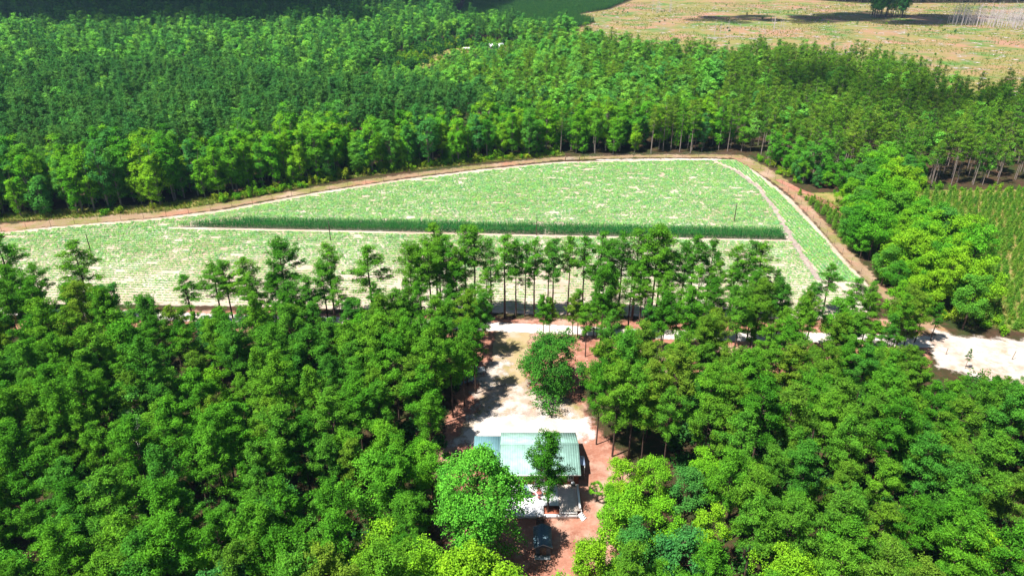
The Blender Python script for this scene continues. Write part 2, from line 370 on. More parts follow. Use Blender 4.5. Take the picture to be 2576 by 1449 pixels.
def broad(seed, H=16.0, RR=4.5, h0=.18, lobes=20, clumps=22, lv=23, size=1.0, col=0.0, gap=.0, trunk_r=None, limb=True, rn=.55):
    """rounded deciduous crown; col > 0 gives a narrow column"""
    rg = np.random.default_rng(seed); T = Geo(); K = Geo()
    P, rad = wobble_trunk(rg, H * .86, trunk_r or .013 * H + .03, .03); T.tube(P, rad, 7)
    cz = H * (h0 + 1) / 2; rz = H * (1 - h0) / 2
    i = np.arange(lobes) + .5; ph = np.arccos(1 - 2 * i / lobes); th = np.pi * (1 + 5 ** .5) * i + rg.uniform(0, 6)
    dv = np.stack([np.cos(th) * np.sin(ph), np.sin(th) * np.sin(ph), np.cos(ph)], 1) + rg.normal(size=(lobes, 3)) * .2
    k = rg.uniform(.45, .86, lobes)[:, None]
    zz = dv[:, 2:3]
    egg = 1 - .28 * np.clip(zz, 0, 1) + (.0 if col else -.12) * np.clip(-zz, 0, 1)
    L = np.array([0, 0, cz]) + dv * k * np.array([RR, RR, rz]) * np.concatenate([egg, egg, np.ones_like(egg)], 1)
    lr = RR * (.40 if not col else .50) * rg.uniform(.72, 1.22, lobes)
    if limb:
        for p in L:
            hb = max(.12 * H, p[2] - rg.uniform(.25, .5) * rz); hb = min(hb, H * .8); b = at_h(P, hb)
            T.tube([b, (b + p) / 2 + np.array([0, 0, -.1]), p], [.06 + .004 * H, .05, .02], 4)
    nC = int(clumps)
    lo = np.repeat(L, nC, 0); lrr = np.repeat(lr, nC); out = unit(lo - np.array([0, 0, cz - .2 * rz]))
    cd = unit(rdir(rg, len(lo), .25) + .75 * out)
    cc = lo + cd * (lrr * rg.uniform(.55, 1.05, len(lo)))[:, None]
    keep = rg.uniform(size=len(cc)) > gap; cc = cc[keep]; cd = cd[keep]
    n = int(lv); c = np.repeat(cc, n, 0); cdn = np.repeat(cd, n, 0)
    off = rg.normal(size=c.shape) * np.array([.36, .36, .24]) * size ** .5
    ctr = c + off
    rad_ = unit(c - np.array([0, 0, cz - .25 * rz])) * (.55 - rn) * 2.2
    nm = unit(cdn * .6 + rad_ + np.array([0, 0, .55 * (rn / .55)]) + rn * rg.normal(size=c.shape))
    ax = np.cross(nm, rg.normal(size=c.shape))
    leaves(K, ctr, ax, nm, .165 * size * rg.uniform(.7, 1.25, len(c)), .115 * size * rg.uniform(.8, 1.2, len(c)))
    return T, K

def bush(seed, H=1.8, RR=1.2, lv=420, size=1.0, up=.2):
    rg = np.random.default_rng(seed); K = Geo()
    nb = 9; bc = rg.normal(size=(nb, 3)) * np.array([.45 * RR, .45 * RR, .18 * H]) + np.array([0, 0, .5 * H])
    c = np.repeat(bc, lv // nb, 0); dd = rdir(rg, len(c), up)
    ctr = c + dd * np.array([RR * .52, RR * .52, H * .42]) * rg.uniform(.5, 1.05, (len(c), 1))
    ctr[:, 2] = np.clip(ctr[:, 2], .03, None)
    nm = unit(dd + np.array([0, 0, .5]) + .6 * rg.normal(size=c.shape))
    leaves(K, ctr, np.cross(nm, rg.normal(size=c.shape)), nm, .17 * size * rg.uniform(.7, 1.3, len(c)), .11 * size * rg.uniform(.8, 1.2, len(c)))
    return K

def stems(seed, H, RR):
    rg = np.random.default_rng(seed); T = Geo()
    for i in range(5):
        a = i * 1.256 + rg.uniform(0, .6); T.tube([(0, 0, 0), (math.cos(a) * RR * .25, math.sin(a) * RR * .25, H * .4), (math.cos(a) * RR * .45, math.sin(a) * RR * .45, H * .75)], [.05, .035, .012], 4)
    return T

def young_pine(seed, H=2.8, RR=.8, nw=9, per=7, size=1.0):
    rg = np.random.default_rng(seed); T = Geo(); K = Geo(); T.tube([(0, 0, 0), (0, 0, H * .95)], [.05, .01], 5)
    cs = []
    for i in range(nw):
        t = i / (nw - 1); h = H * (.1 + .88 * t)
        for j in range(per):
            a = j / per * 6.28 + i + rg.uniform(-.3, .3); r = RR * (1 - t) ** .8 + .06
            for s in (.45, .95): cs.append((math.cos(a) * r * s, math.sin(a) * r * s, h + .25 * r * s))
    cs = np.repeat(np.array(cs), 5, 0); dd = unit(cs * np.array([1, 1, 0]) + np.array([0, 0, .5]) + rg.normal(size=cs.shape) * .5)
    leaves(K, cs + rg.normal(size=cs.shape) * .09, dd, rg.normal(size=cs.shape) + np.array([0, 0, .8]), .17 * size * np.ones(len(cs)), .06 * size * np.ones(len(cs)))
    return T, K

def dead_tree(seed, H=12.0, nb=14, spread=.28, r=.012):
    rg = np.random.default_rng(seed); T = Geo(); P, rad = wobble_trunk(rg, H, r * H + .03, .04); T.tube(P, rad * 1.0, 6)
    for i in range(nb):
        h = H * rg.uniform(.35, .97); az = rg.uniform(0, 6.28); ln = spread * H * (1.1 - h / H) + .6; b = at_h(P, h)
        e = b + np.array([math.cos(az), math.sin(az), rg.uniform(.5, 1.4)]) * ln * rg.uniform(.6, 1)
        m = (b + e) / 2 + rg.normal(size=3) * .15; T.tube([b, m, e], [.025 + .004 * H * (1 - h / H), .03, .012], 4)
        for k in range(2):
            q = m + (e - m) * rg.uniform(.1, .7); T.tube([q, q + (rg.normal(size=3) * .5 + np.array([0, 0, .5])) * ln * .35], [.02, .008], 3)
    return T

class Kind:
    """a tree shape: trunk and crown meshes, and one joined mesh for scattering"""
    def __init__(s, name, T, K, bark, leaf):
        s.name = name; s.H = max(np.concatenate(K.v)[:, 2]) if K else max(np.concatenate(T.v)[:, 2])
        s.T, s.K, s.bark, s.leaf = T, K, bark, leaf; s._t = s._k = s._j = None
    def trunk(s):
        if s._t is None: s._t = s.T.mesh('trunk', s.bark, True)
        return s._t
    def crown(s):
        if s._k is None: s._k = s.K.mesh('crown', s.leaf)
        return s._k
    def joined(s):
        if s._j is None:
            J = Geo(); n0 = 0
            for X in (s.T, s.K):
                if X is None: continue
                o = J.n
                for v in X.v: J.v.append(v)
                for f, k in X.f: J.f.append((f, k + o))
                J.n += X.n
                if X is s.T: n0 = sum(len(f) for f, _ in X.f)
            m = J.mesh(s.name, s.bark if s.T else s.leaf)
            if s.T and s.K:
                m.materials.append(s.leaf); mi = np.zeros(len(m.polygons), np.int32); mi[n0:] = 1
                m.polygons.foreach_set('material_index', mi)
            s._j = bpy.data.objects.new(s.name, m)
        return s._j

PINE = [Kind('pine_tree', *pine(100 + i, H=h, RR=r, h0=hh, nl=n, open_=o), M['bark'], M['pine']) for i, (h, r, hh, n, o) in enumerate(
    [(21, 4.1, .48, 36, 0), (20, 4.6, .44, 38, .1), (22, 3.7, .50, 34, 0), (19, 4.4, .42, 36, .2), (21, 3.4, .52, 30, .1), (20, 4.8, .45, 40, 0), (22.5, 4.2, .48, 36, .2), (18.5, 3.8, .40, 34, 0), (20, 5.2, .42, 40, .15), (21.5, 3.1, .46, 30, .3)])]
GOLD = [Kind('pine_tree', *pine(130 + i, H=h, RR=r, h0=hh, nl=n, open_=o), M['bark'], M['pine_gold']) for i, (h, r, hh, n, o) in enumerate(
    [(20.5, 4.5, .44, 36, .1), (21, 3.8, .48, 34, 0), (19.5, 4.9, .40, 38, 0), (20, 4.2, .43, 36, .2), (20, 5.3, .42, 40, .1)])]
TALL = [Kind('pine_tree', *pine(150 + i, H=h, RR=r, h0=hh, nl=n, open_=o, tuft=74, dead=9), M['bark'], M['pine']) for i, (h, r, hh, n, o) in enumerate(
    [(23, 2.7, .46, 30, .3), (23, 3.0, .52, 28, .2), (23, 2.5, .58, 26, .2), (23, 3.4, .50, 32, .3), (23, 3.9, .48, 38, .1), (23, 3.2, .42, 30, .4)])]
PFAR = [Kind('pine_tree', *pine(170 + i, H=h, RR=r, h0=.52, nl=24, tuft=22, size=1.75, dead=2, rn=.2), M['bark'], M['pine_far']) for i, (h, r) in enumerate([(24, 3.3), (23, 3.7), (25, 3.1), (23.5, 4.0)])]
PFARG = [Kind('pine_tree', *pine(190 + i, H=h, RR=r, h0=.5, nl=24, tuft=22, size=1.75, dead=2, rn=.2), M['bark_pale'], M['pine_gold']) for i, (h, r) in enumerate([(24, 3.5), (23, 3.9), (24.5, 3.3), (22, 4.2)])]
BROAD = [Kind('broadleaf_tree', *broad(200 + i, H=h, RR=r, h0=hh, lobes=lo), M['bark'], M['broad']) for i, (h, r, hh, lo) in enumerate(
    [(15, 4.2, .2, 18), (17, 4.6, .2, 20), (13, 3.8, .15, 16), (16, 4.0, .22, 18), (12, 3.4, .12, 15)])]
BRIGHT = [Kind('broadleaf_tree', *broad(220 + i, H=h, RR=r, h0=hh, lobes=lo), M['bark'], M['bright']) for i, (h, r, hh, lo) in enumerate(
    [(14, 4.0, .15, 18), (12, 4.2, .12, 18), (16, 3.8, .2, 18), (10, 3.4, .1, 15)])]
EDGE = [Kind('broadleaf_tree', *broad(240 + i, H=h, RR=r, h0=hh, lobes=lo, clumps=15, lv=13, size=1.4, col=1, rn=.35), M['bark_pale'], M['broad']) for i, (h, r, hh, lo) in enumerate(
    [(24, 3.5, .06, 28), (25, 4.0, .12, 30), (22, 3.0, .03, 26), (26, 3.8, .16, 28), (17, 3.9, .03, 22), (23, 2.6, .02, 24)])]
EDGEB = [Kind('broadleaf_tree', *broad(260 + i, H=h, RR=r, h0=hh, lobes=lo, clumps=15, lv=13, size=1.4, col=1, rn=.35), M['bark_pale'], M['bright']) for i, (h, r, hh, lo) in enumerate(
    [(22, 3.4, .05, 26), (24, 3.8, .1, 28), (16, 3.2, .03, 20)])]
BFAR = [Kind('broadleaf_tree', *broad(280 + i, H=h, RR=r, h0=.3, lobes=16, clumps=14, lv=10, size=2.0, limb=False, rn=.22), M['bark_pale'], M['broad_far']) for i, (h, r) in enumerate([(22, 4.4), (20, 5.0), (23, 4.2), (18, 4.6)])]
UNDER = [Kind('understorey_shrub', None, bush(300 + i, H=h, RR=r, lv=300, size=1.6), M['bark'], M['under']) for i, (h, r) in enumerate([(2.4, 1.6), (3.5, 1.6), (1.6, 1.8), (4.8, 1.7)])]
SHRUB = [Kind('shrub', stems(330 + i, h, r), bush(320 + i, H=h, RR=r, lv=420, size=1.2), M['bark'], M['shrub']) for i, (h, r) in enumerate([(1.8, 1.3), (2.6, 1.5), (1.3, 1.2), (3.4, 1.5)])]
YOUNG = [Kind('young_pine', *young_pine(340 + i, h, r), M['bark'], M['young']) for i, (h, r) in enumerate([(2.8, .8), (2.2, .75), (3.4, .9)])]
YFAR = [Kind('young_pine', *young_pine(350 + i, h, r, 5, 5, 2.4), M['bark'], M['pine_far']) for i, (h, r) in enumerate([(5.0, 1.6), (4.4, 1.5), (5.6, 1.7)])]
DEAD = [Kind('dead_tree', dead_tree(360 + i, h, nb), None, M['dead'], M['dead']) for i, (h, nb) in enumerate([(14, 14), (16, 18), (12, 10), (18, 14)])]

# ---------------------------------------------------------------- scattering
def scatter(name, kinds, P, scale, rot=None, label=None, cat=None, zs=None, tilt=0.0, seed=1, idx=None):
    """one object for what nobody could count: points with an instance on each"""
    if len(P) == 0: return None
    rg = np.random.default_rng(seed)
    P = np.asarray(P, float)
    if P.shape[1] == 2: P = np.concatenate([P, np.full((len(P), 1), .0)], 1)
    me = bpy.data.meshes.new(name); me.vertices.add(len(P)); me.vertices.foreach_set('co', P.astype(np.float32).ravel())
    rz = rg.uniform(0, 6.283, len(P)) if rot is None else rot
    rv = np.stack([rg.normal(size=len(P)) * tilt, rg.normal(size=len(P)) * tilt, rz], 1)
    sc_ = np.broadcast_to(np.asarray(scale, float), (len(P),)); zz = sc_ if zs is None else zs
    sv = np.stack([sc_, sc_, zz], 1)
    ix = rg.integers(0, len(kinds), len(P)) if idx is None else idx
    for nm, ty, key, arr in (('rot', 'FLOAT_VECTOR', 'vector', rv), ('scl', 'FLOAT_VECTOR', 'vector', sv), ('idx', 'INT', 'value', ix)):
        a = me.attributes.new(nm, ty, 'POINT'); a.data.foreach_set(key, np.ascontiguousarray(arr).astype(np.int32 if ty == 'INT' else np.float32).ravel())
    o = new(name, me)
    col = bpy.data.collections.new(name + '_shapes')
    for k in kinds:
        ob = k.joined() if isinstance(k, Kind) else k
        if ob.name not in col.objects: col.objects.link(ob)
    ng = bpy.data.node_groups.new(name, 'GeometryNodeTree')
    ng.interface.new_socket('Geometry', in_out='INPUT', socket_type='NodeSocketGeometry'); ng.interface.new_socket('Geometry', in_out='OUTPUT', socket_type='NodeSocketGeometry')
    a = ng.nodes.new('NodeGroupInput'); b = ng.nodes.new('NodeGroupOutput'); ip = ng.nodes.new('GeometryNodeInstanceOnPoints')
    ci = ng.nodes.new('GeometryNodeCollectionInfo'); ci.inputs[0].default_value = col; ci.inputs[1].default_value = True; ci.inputs[2].default_value = True
    def na(n, t):
        q = ng.nodes.new('GeometryNodeInputNamedAttribute'); q.data_type = t; q.inputs[0].default_value = n; return q.outputs[0]
    er = ng.nodes.new('FunctionNodeEulerToRotation')
    L = ng.links
    L.new(a.outputs[0], ip.inputs['Points']); L.new(ci.outputs[0], ip.inputs['Instance']); ip.inputs['Pick Instance'].default_value = True
    L.new(na('idx', 'INT'), ip.inputs['Instance Index']); L.new(na('rot', 'FLOAT_VECTOR'), er.inputs[0]); L.new(er.outputs[0], ip.inputs['Rotation'])
    L.new(na('scl', 'FLOAT_VECTOR'), ip.inputs['Scale']); L.new(ip.outputs[0], b.inputs[0])
    md = o.modifiers.new('instances', 'NODES'); md.node_group = ng
    return tag(o, label, cat, kind='stuff')

def place(kind, p, label, group=None, s=1.0, zs=None, rz=None, name=None, cat=None, parts=True):
    nm = name or kind.name
    o = thing(nm, label, cat or {'pine_tree': 'pine tree', 'broadleaf_tree': 'tree', 'dead_tree': 'dead tree', 'shrub': 'shrub', 'young_pine': 'young pine'}[nm], (float(p[0]), float(p[1]), 0), rnd.uniform(0, 6.28) if rz is None else rz, group)
    o.scale = (s, s, zs if zs else s)
    if kind.T is not None: new('trunk', kind.trunk(), o)
    if kind.K is not None: new('crown' if kind.T is not None else 'foliage', kind.crown(), o)
    return o

def height_for(p, ytop):
    """height of a thing at ground point p that reaches picture row ytop"""
    v = (ytop - 724.5) / F; t = p[1] / (CP - v * SP)
    return CAMH - t * (SP + v * CP)

# ---------------------------------------------------------------- where trees may not stand
ROADP = band(ROAD, 6.5); TRP = band(gp(TR), 11); TR2P = band(gp(TR2), 9)
YARD = gp([(1235, 812), (1345, 822), (1345, 880), (1325, 930), (1345, 980), (1480, 985), (1495, 1060), (1560, 1120), (1580, 1160), (1500, 1190), (1505, 1300), (1535, 1400), (1560, 1560), (1300, 1560), (1140, 1480), (1110, 1390), (1080, 1280), (1130, 1180), (1118, 1100), (1140, 1040), (1160, 1000), (1190, 950), (1215, 880)])
LOT = gp([(2345, 822), (2900, 845), (2900, 965), (2400, 915)])
def free(P, *extra):
    k = np.ones(len(P), bool)
    for z in (FIELD, ROADP, YARD, LOT, TRP, TR2P) + extra: k &= ~inside(z, P)
    return P[k]
taken = []                                     # hand-placed trees keep their neighbours off
def clear_of(P, dist):
    if not taken: return P
    T = np.array(taken); D = np.sqrt(((P[:, None, :] - T[None, :, :2]) ** 2).sum(-1))
    return P[(D > np.minimum(T[None, :, 2], 9) + dist).all(1)]

# ---------------------------------------------------------------- trees one can point at
n_pine = n_broad = 0
def hand(kind, xb, yb, yt, label, group=None, wide=1.0, keep=1.6, rz=None):
    global n_pine, n_broad
    p = g(xb, yb); h = height_for(p, yt); zs = h / kind.H
    o = place(kind, p, label, group, s=zs * wide, zs=zs, rz=rz)
    taken.append((p[0], p[1], keep))
    if kind.name == 'pine_tree': n_pine += 1
    elif kind.name == 'broadleaf_tree': n_broad += 1
    return o

big = Kind('broadleaf_tree', *broad(501, H=21.5, RR=7.0, h0=.16, lobes=46, clumps=38, lv=22, size=1.0, gap=.05, trunk_r=.38), M['bark'], M['mint'])
hand(big, 1208, 1408, 1126, 'large bright mint green broadleaf tree covering the left half of the house and deck', keep=7.5)
hp = Kind('pine_tree', *pine(502, H=18.2, RR=4.9, h0=.33, nl=72, tuft=60, cone=1, open_=.05), M['bark'], M['pine'])
hand(hp, 1378, 1291, 1083, 'cone-shaped pine growing up through the white deck in front of the green roof', keep=3)
oak = Kind('broadleaf_tree', *broad(503, H=14.3, RR=6.3, h0=.04, lobes=36, clumps=32, lv=22, gap=.05, trunk_r=.3), M['bark'], M['darkbroad'])
hand(oak, 1385, 985, 842, 'round dark green broadleaf tree standing alone in the driveway clearing behind the house', keep=6)
BIGB = [Kind('broadleaf_tree', *broad(510 + i, H=14, RR=5.8, h0=.12, lobes=40, clumps=32, lv=22), M['bark'], M['bright']) for i in range(2)]
W1 = 'row of tall pines along the near edge of the field'
ROW = [  # trunk x, base row, top row, shape, width
    (61, 800, 583, 3, 1.35), (242, 812, 600, 3, 1.15), (491, 822, 688, 5, 1.3), (560, 815, 655, 5, 1.2), (590, 822, 652, 4, 1.0), (641, 828, 645, 3, 1.2), (702, 835, 682, 5, 1.0), (732, 820, 595, 4, 1.05),
    (790, 850, 690, 5, 1.2), (828, 830, 653, 4, .95), (843, 806, 607, 1, 1.0), (943, 812, 613, 5, 1.3), (1062, 805, 610, 1, 1.1), (1103, 800, 557, 3, 1.0), (1112, 812, 600, 0, 1.0), (1128, 806, 589, 1, 1.0), (1174, 795, 565, 0, 1.0), (1197, 797, 564, 2, 1.1),
    (1236, 796, 600, 0, 1.0), (1270, 800, 589, 0, 1.15), (1298, 796, 600, 2, .9), (1320, 796, 606, 5, .8), (1344, 796, 595, 1, 1.0), (1378, 796, 604, 2, .9), (1389, 800, 597, 0, 1.0), (1427, 796, 589, 2, .9),
    (1463, 800, 589, 1, 1.05), (1503, 802, 580, 0, 1.0), (1530, 812, 600, 4, .9), (1552, 806, 578, 1, 1.0), (1589, 806, 574, 0, 1.1), (1608, 815, 640, 4, .95), (1634, 814, 561, 4, 1.0), (1647, 812, 570, 3, 1.1),
    (1680, 812, 625, 1, 1.0), (1706, 806, 607, 0, 1.0), (1728, 812, 586, 2, 1.0), (1770, 806, 595, 3, .9), (1832, 808, 610, 1, 1.0), (1862, 806, 601, 0, 1.0), (1889, 810, 603, 1, 1.1), (1937, 800, 675, 5, 1.0),
    (2068, 790, 661, 5, 1.25), (2029, 800, 708, 5, 1.1), (2130, 837, 696, 3, 1.1), (2112, 854, 742, 4, .9), (2168, 841, 705, 5, 1.0), (2255, 850, 735, 5, 1.1), (2300, 862, 742, 4, .9), (2340, 858, 760, 5, 1.0)]
def ordn(i): return {1: 'first', 2: 'second', 3: 'third'}.get(i, '%dth' % i)
for i, (x, yb, yt, k, wd) in enumerate(ROW):
    side = 'left of the clearing' if x < 1240 else ('behind the clearing' if x < 1500 else 'right of the clearing')
    look = ['slender pine with a thin crown', 'slender pine with a rounded crown', 'thin pine with a small high crown', 'tall pine with spreading branches', 'tall pine with a full dense crown', 'pine with a loose open crown'][k]
    hand(TALL[k], x, yb, yt, '%s, %s from left in the near field row' % (look, ordn(i + 1)), W1, wide=wd * (1.3 if x < 1000 or x > 1950 else 1.15), keep=.6)
xr = random.Random(5)
EX = [(x + xr.uniform(-9, 9), xr.uniform(815, 862), xr.uniform(650, 745)) for x in range(1450, 1990, 42)] + [(x + xr.uniform(-16, 16), xr.uniform(820, 865), xr.uniform(670, 745)) for x in range(640, 1060, 80)] + [(x + xr.uniform(-9, 9), xr.uniform(812, 840), xr.uniform(600, 700)) for x in (1050, 1082, 1140, 1160, 1215)]
for i, (x, yb, yt) in enumerate(EX):
    k = xr.choice((1, 3, 4, 4, 5)); look = ['', 'rounded pine', '', 'spreading pine', 'full dense pine', 'loose open pine'][k]
    n1 = len(range(1450, 1990, 42)); n2 = n1 + len(range(640, 1060, 80)); nth = i + 1 if i < n1 else i - n1 + 1 if i < n2 else i - n2 + 1
    hand(TALL[k], x, yb, yt, '%s, %s from left in the second rank %s' % (look, ordn(nth), 'right of the driveway' if i < n1 else 'left of the driveway' if i < n2 else 'just left of the driveway opening'), 'second rank of pines behind the road', wide=xr.uniform(.95, 1.25), keep=1.0)
for (x, yb, yt, kd, wd, lab) in [
    (1366, 872, 737, PINE[0], .9, 'pine directly behind the round dark tree of the driveway, left of two'),
    (1382, 866, 745, GOLD[1], .85, 'pine directly behind the round dark tree of the driveway, right of two'),
    (1439, 861, 738, GOLD[0], .9, 'pine beside the sand road, right behind the round dark driveway tree'),
    (1466, 860, 765, PINE[4], .8, 'small pine beside the sand road with a short bare trunk in shade'),
    (1493, 848, 722, PINE[2], .85, 'dense pine standing at the edge of the sand road above the driveway tree'),
    (1540, 1148, 905, GOLD[2], .95, 'tall pine with bare dark trunk rising from red ground right of the green roof'),
    (1580, 1155, 915, PINE[1], .9, 'tall pine behind the palmetto, second trunk right of the green roof'),
    (1515, 1060, 850, GOLD[3], .9, 'yellow-green pine at the right edge of the sandy yard'),
    (1560, 1050, 830, PINE[3], 1.0, 'dark green pine standing right of the driveway clearing'),
    (1625, 1110, 900, GOLD[0], .95, 'pine over the red ground right of the house yard'),
    (1197, 990, 800, PINE[6], 1.0, 'tall pine leaning shade over the left side of the driveway'),
    (1168, 1020, 830, PINE[2], .9, 'dark pine left of the driveway above the parked car'),
    (1215, 900, 735, PINE[5], .85, 'pine at the left corner of the driveway near the sand road'),
    (1190, 860, 712, PINE[7], .9, 'short pine at the left corner where driveway meets road'),
    (1140, 1050, 850, PINE[1], .9, 'pine at the left border of the shaded sandy yard'),
    (1500, 1118, 900, PINE[5], .8, 'dense pine overhanging the right rear corner of the green roof'),
    (1612, 1165, 960, GOLD[1], .85, 'pine standing behind the bright clump right of the house'),
    (1668, 1185, 970, PINE[0], .9, 'green pine at the corner of the right wood behind the bright clump'),
    (2427, 928, 876, TALL[5], .9, 'small loose pine beside the white sandy lot'),
    ]:
    hand(kd, x, yb, yt, lab, wide=wd, keep=1.8)
for (x, yb, yt, kd, wd, lab) in [
    (1092, 1300, 1110, BRIGHT[2], .75, 'bright green broadleaf tree just left of the big mint green tree'),
    (1060, 1240, 1095, BROAD[1], .85, 'mid green broadleaf tree between the left wood and the house yard'),
    (980, 1205, 1050, BROAD[0], .8, 'fresh green broadleaf tree among dark pines left of the yard'),
    (965, 1480, 1330, BRIGHT[3], .9, 'small yellow-green tree in the dark gap left of the big mint green tree'),
    (1080, 1575, 1390, BIGB[0], 1.0, 'yellow-green tree at the bottom edge below the big mint green tree'),
    (1195, 1600, 1378, BIGB[1], .95, 'yellow-green tree at the bottom edge beside the shed'),
    (1560, 1275, 1150, BRIGHT[1], .95, 'bright green broadleaf tree behind the palmetto right of the deck'),
    (1640, 1270, 1150, BRIGHT[0], .9, 'bright green broadleaf tree at the back of the bright clump right of the house'),
    (1720, 1300, 1175, BROAD[2], .9, 'mid green broadleaf tree on the right side of the bright clump'),
    (1560, 1385, 1235, BRIGHT[0], .9, 'bright green broadleaf tree beside the red path right of the deck'),
    (1650, 1390, 1250, BRIGHT[1], .9, 'bright green broadleaf tree in the middle of the clump right of the path'),
    (1590, 1480, 1320, BROAD[3], .9, 'mid green broadleaf tree near the bottom right of the red path'),
    (1535, 1330, 1215, BROAD[4], .8, 'rounded green tree touching the red path beside the deck'),
    (1545, 1450, 1320, BRIGHT[3], .8, 'bright green tree overhanging the lower end of the red path'),
    (1475, 1475, 1345, BRIGHT[3], .75, 'small bright green tree between the shed and the red path'),
    (1700, 1480, 1310, BROAD[4], 1.1, 'broad green tree right of the path near the bottom edge'),
    (1760, 1440, 1270, BRIGHT[2], .9, 'yellowish broadleaf tree at the right end of the bright clump'),
    (1960, 1580, 1388, BIGB[0], .75, 'bright yellow-green tree at the bottom edge of the right wood'),
    (1890, 1590, 1420, BROAD[4], .9, 'dark rounded tree at the bottom edge of the right wood'),
    (2240, 850, 705, BROAD[1], .8, 'round broadleaf tree at the corner where track meets sandy lot'),
    (2420, 830, 690, BROAD[3], 1.0, 'broad green tree in front of the young pine plantation'),
    (1268, 1590, 1458, BROAD[2], 1.35, 'green broadleaf tree added unseen for shade, below the picture edge left of the shed'),  # out of view, added to cast shade on the ground by the shed
    (1378, 1600, 1462, BROAD[4], 1.4, 'green broadleaf tree added unseen for shade, below the picture edge under the shed'),  # second unseen tree, added to darken the ground below the shed
    (15, 880, 682, BRIGHT[2], .9, 'bright green broadleaf tree at the left picture edge below the field'),
    (40, 1000, 860, BROAD[4], .9, 'dark green broadleaf tree at the left picture edge below the bright one'),
    (300, 850, 712, BROAD[3], .85, 'dark green broadleaf tree near the field corner on the left'),
    (345, 862, 752, BROAD[4], .8, 'smaller dark green broadleaf tree beside the bare field margin on the left'),
    (555, 1090, 925, BROAD[0], .8, 'fresh green broadleaf tree in the middle of the left wood'),
    ]:
    hand(kd, x, yb, yt, lab, wide=wd, keep=2.6)
hand(DEAD[1], 372, 1195, 1030, 'bare pale dead tree with forked white branches in the left wood', wide=.9, keep=1.5)
hand(DEAD[0], 2568, 1400, 1270, 'pale grey dead tree at the right picture edge', wide=1.2, keep=1.5)
hand(DEAD[2], 1992, 1560, 1420, 'pale bare dead sapling at the bottom edge of the right wood', wide=1.0, keep=.8)
hand(PFAR[2], 1365, 100, 42, 'lone tall dark pine in front of the smooth young plantation far away', wide=.75)
hand(PFAR[1], 2205, 165, 108, 'single dark pine rising above the wood at the clear-cut edge', wide=1.1)

# ---------------------------------------------------------------- the woods near the camera
A_ = gp([(-700, 870), (0, 880), (350, 885), (800, 880), (1050, 875), (1235, 872), (1200, 960), (1160, 1020), (1130, 1100), (1130, 1180), (1080, 1290), (1100, 1400), (1060, 1500), (1000, 1740), (-300, 1740)])
B_ = gp([(1490, 1000), (1700, 985), (2000, 980), (2300, 975), (2480, 975), (2576, 985), (3100, 1000), (2900, 1740), (1560, 1740), (1560, 1560), (1700, 1480), (1780, 1300), (1720, 1200), (1640, 1130), (1560, 1090), (1490, 1060)])
S1 = gp([(-600, 800), (300, 806), (420, 840), (620, 845), (640, 813), (1230, 830), (1230, 870), (-700, 868)])
S2 = gp([(1350, 850), (1850, 858), (2350, 870), (2360, 930), (2480, 950), (2480, 972), (1490, 995), (1470, 900)])
pool_p, pool_b = [], []
LIM = np.array([(-300, 690), (0, 690), (330, 715), (380, 772), (900, 745), (1050, 720), (1230, 725), (1480, 835), (1700, 852), (2330, 866), (2345, 948), (3000, 948)], float)
def fit(p, k, s, rg, strict=.82):
    x, y, zc = proj(np.array([[p[0], p[1], k.H * s]])); lim = np.interp(x[0], LIM[:, 0], LIM[:, 1]) + rg.uniform(-6, 14)
    if y[0] >= lim or (x[0] < 2335 and rg.uniform() > strict): return s
    h = height_for(np.array([p[0], p[1]]), lim)
    return h / k.H
def fill(poly, step, seed, mixp, mixb, pb, smin, smax, zone, hs=1.0):
    P = clear_of(free(jitter_grid(poly, step, seed)), 1.6); rg = np.random.default_rng(seed + 1)
    for p in P:
        s = rg.uniform(smin, smax); isb = rg.uniform() < pb; k = mixb[rg.integers(len(mixb))] if isb else mixp[rg.integers(len(mixp))]
        s = fit(p, k, s, rg) if zone != 'road' else fit(p, k, s, rg, .0)
        if s * k.H < 4.0: continue
        (pool_b if isb else pool_p).append((p, k, s, zone))
fill(A_, 6.1, 31, PINE * 4 + GOLD, BROAD + BROAD[:3], .13, .66, 1.1, 'left')
fill(B_, 6.1, 37, PINE + GOLD * 2, BROAD + BRIGHT[:2], .07, .66, 1.08, 'right')
fill(S1, 8.2, 41, PINE + TALL[3:], BROAD, .2, .55, .95, 'road')
fill(S2, 6.8, 43, PINE + GOLD + TALL[3:], BROAD, .1, .6, 1.0, 'road')
# the bright hardwood clump on the right and the field's far edge
E_ = gp([(2108, 565), (2150, 640), (2230, 735), (2320, 792), (2430, 805), (2465, 765), (2425, 690), (2360, 625), (2300, 565), (2240, 505), (2130, 492)])
P = jitter_grid(E_, 5.3, 51); rg = np.random.default_rng(52)
for p in clear_of(P, 2.0):
    x, y, zc = proj(np.array([[p[0], p[1], 0]])); br = rg.uniform() < (.75 if x[0] > 2180 else .3)
    pool_b.append((p, (BRIGHT if br else BROAD)[rg.integers(4)], rg.uniform(.6, 1.35), 'clump'))
NEAR = gp([(-360, 592), (-100, 566), (0, 553), (200, 540), (400, 522), (560, 498), (800, 458), (1000, 430), (1200, 408), (1400, 390), (1600, 387), (1870, 386)])
F1 = np.concatenate([NEAR, (NEAR + np.array([0, 30]))[::-1]])
P = jitter_grid(F1, 5.4, 61); rg = np.random.default_rng(62)
for p in clear_of(P, 1.0):
    x = proj(np.array([[p[0], p[1], 0]]))[0][0]
    if x > 1350 and rg.uniform() < .35: pool_p.append((p, PFARG[rg.integers(4)], rg.uniform(.85, 1.0), 'edge')); continue
    br = rg.uniform() < .34
    pool_b.append((p, (EDGEB if br else EDGE)[rg.integers(3 if br else 6)], rg.uniform(.7, 1.08) * (1.03 if x < 900 else .93), 'edge'))

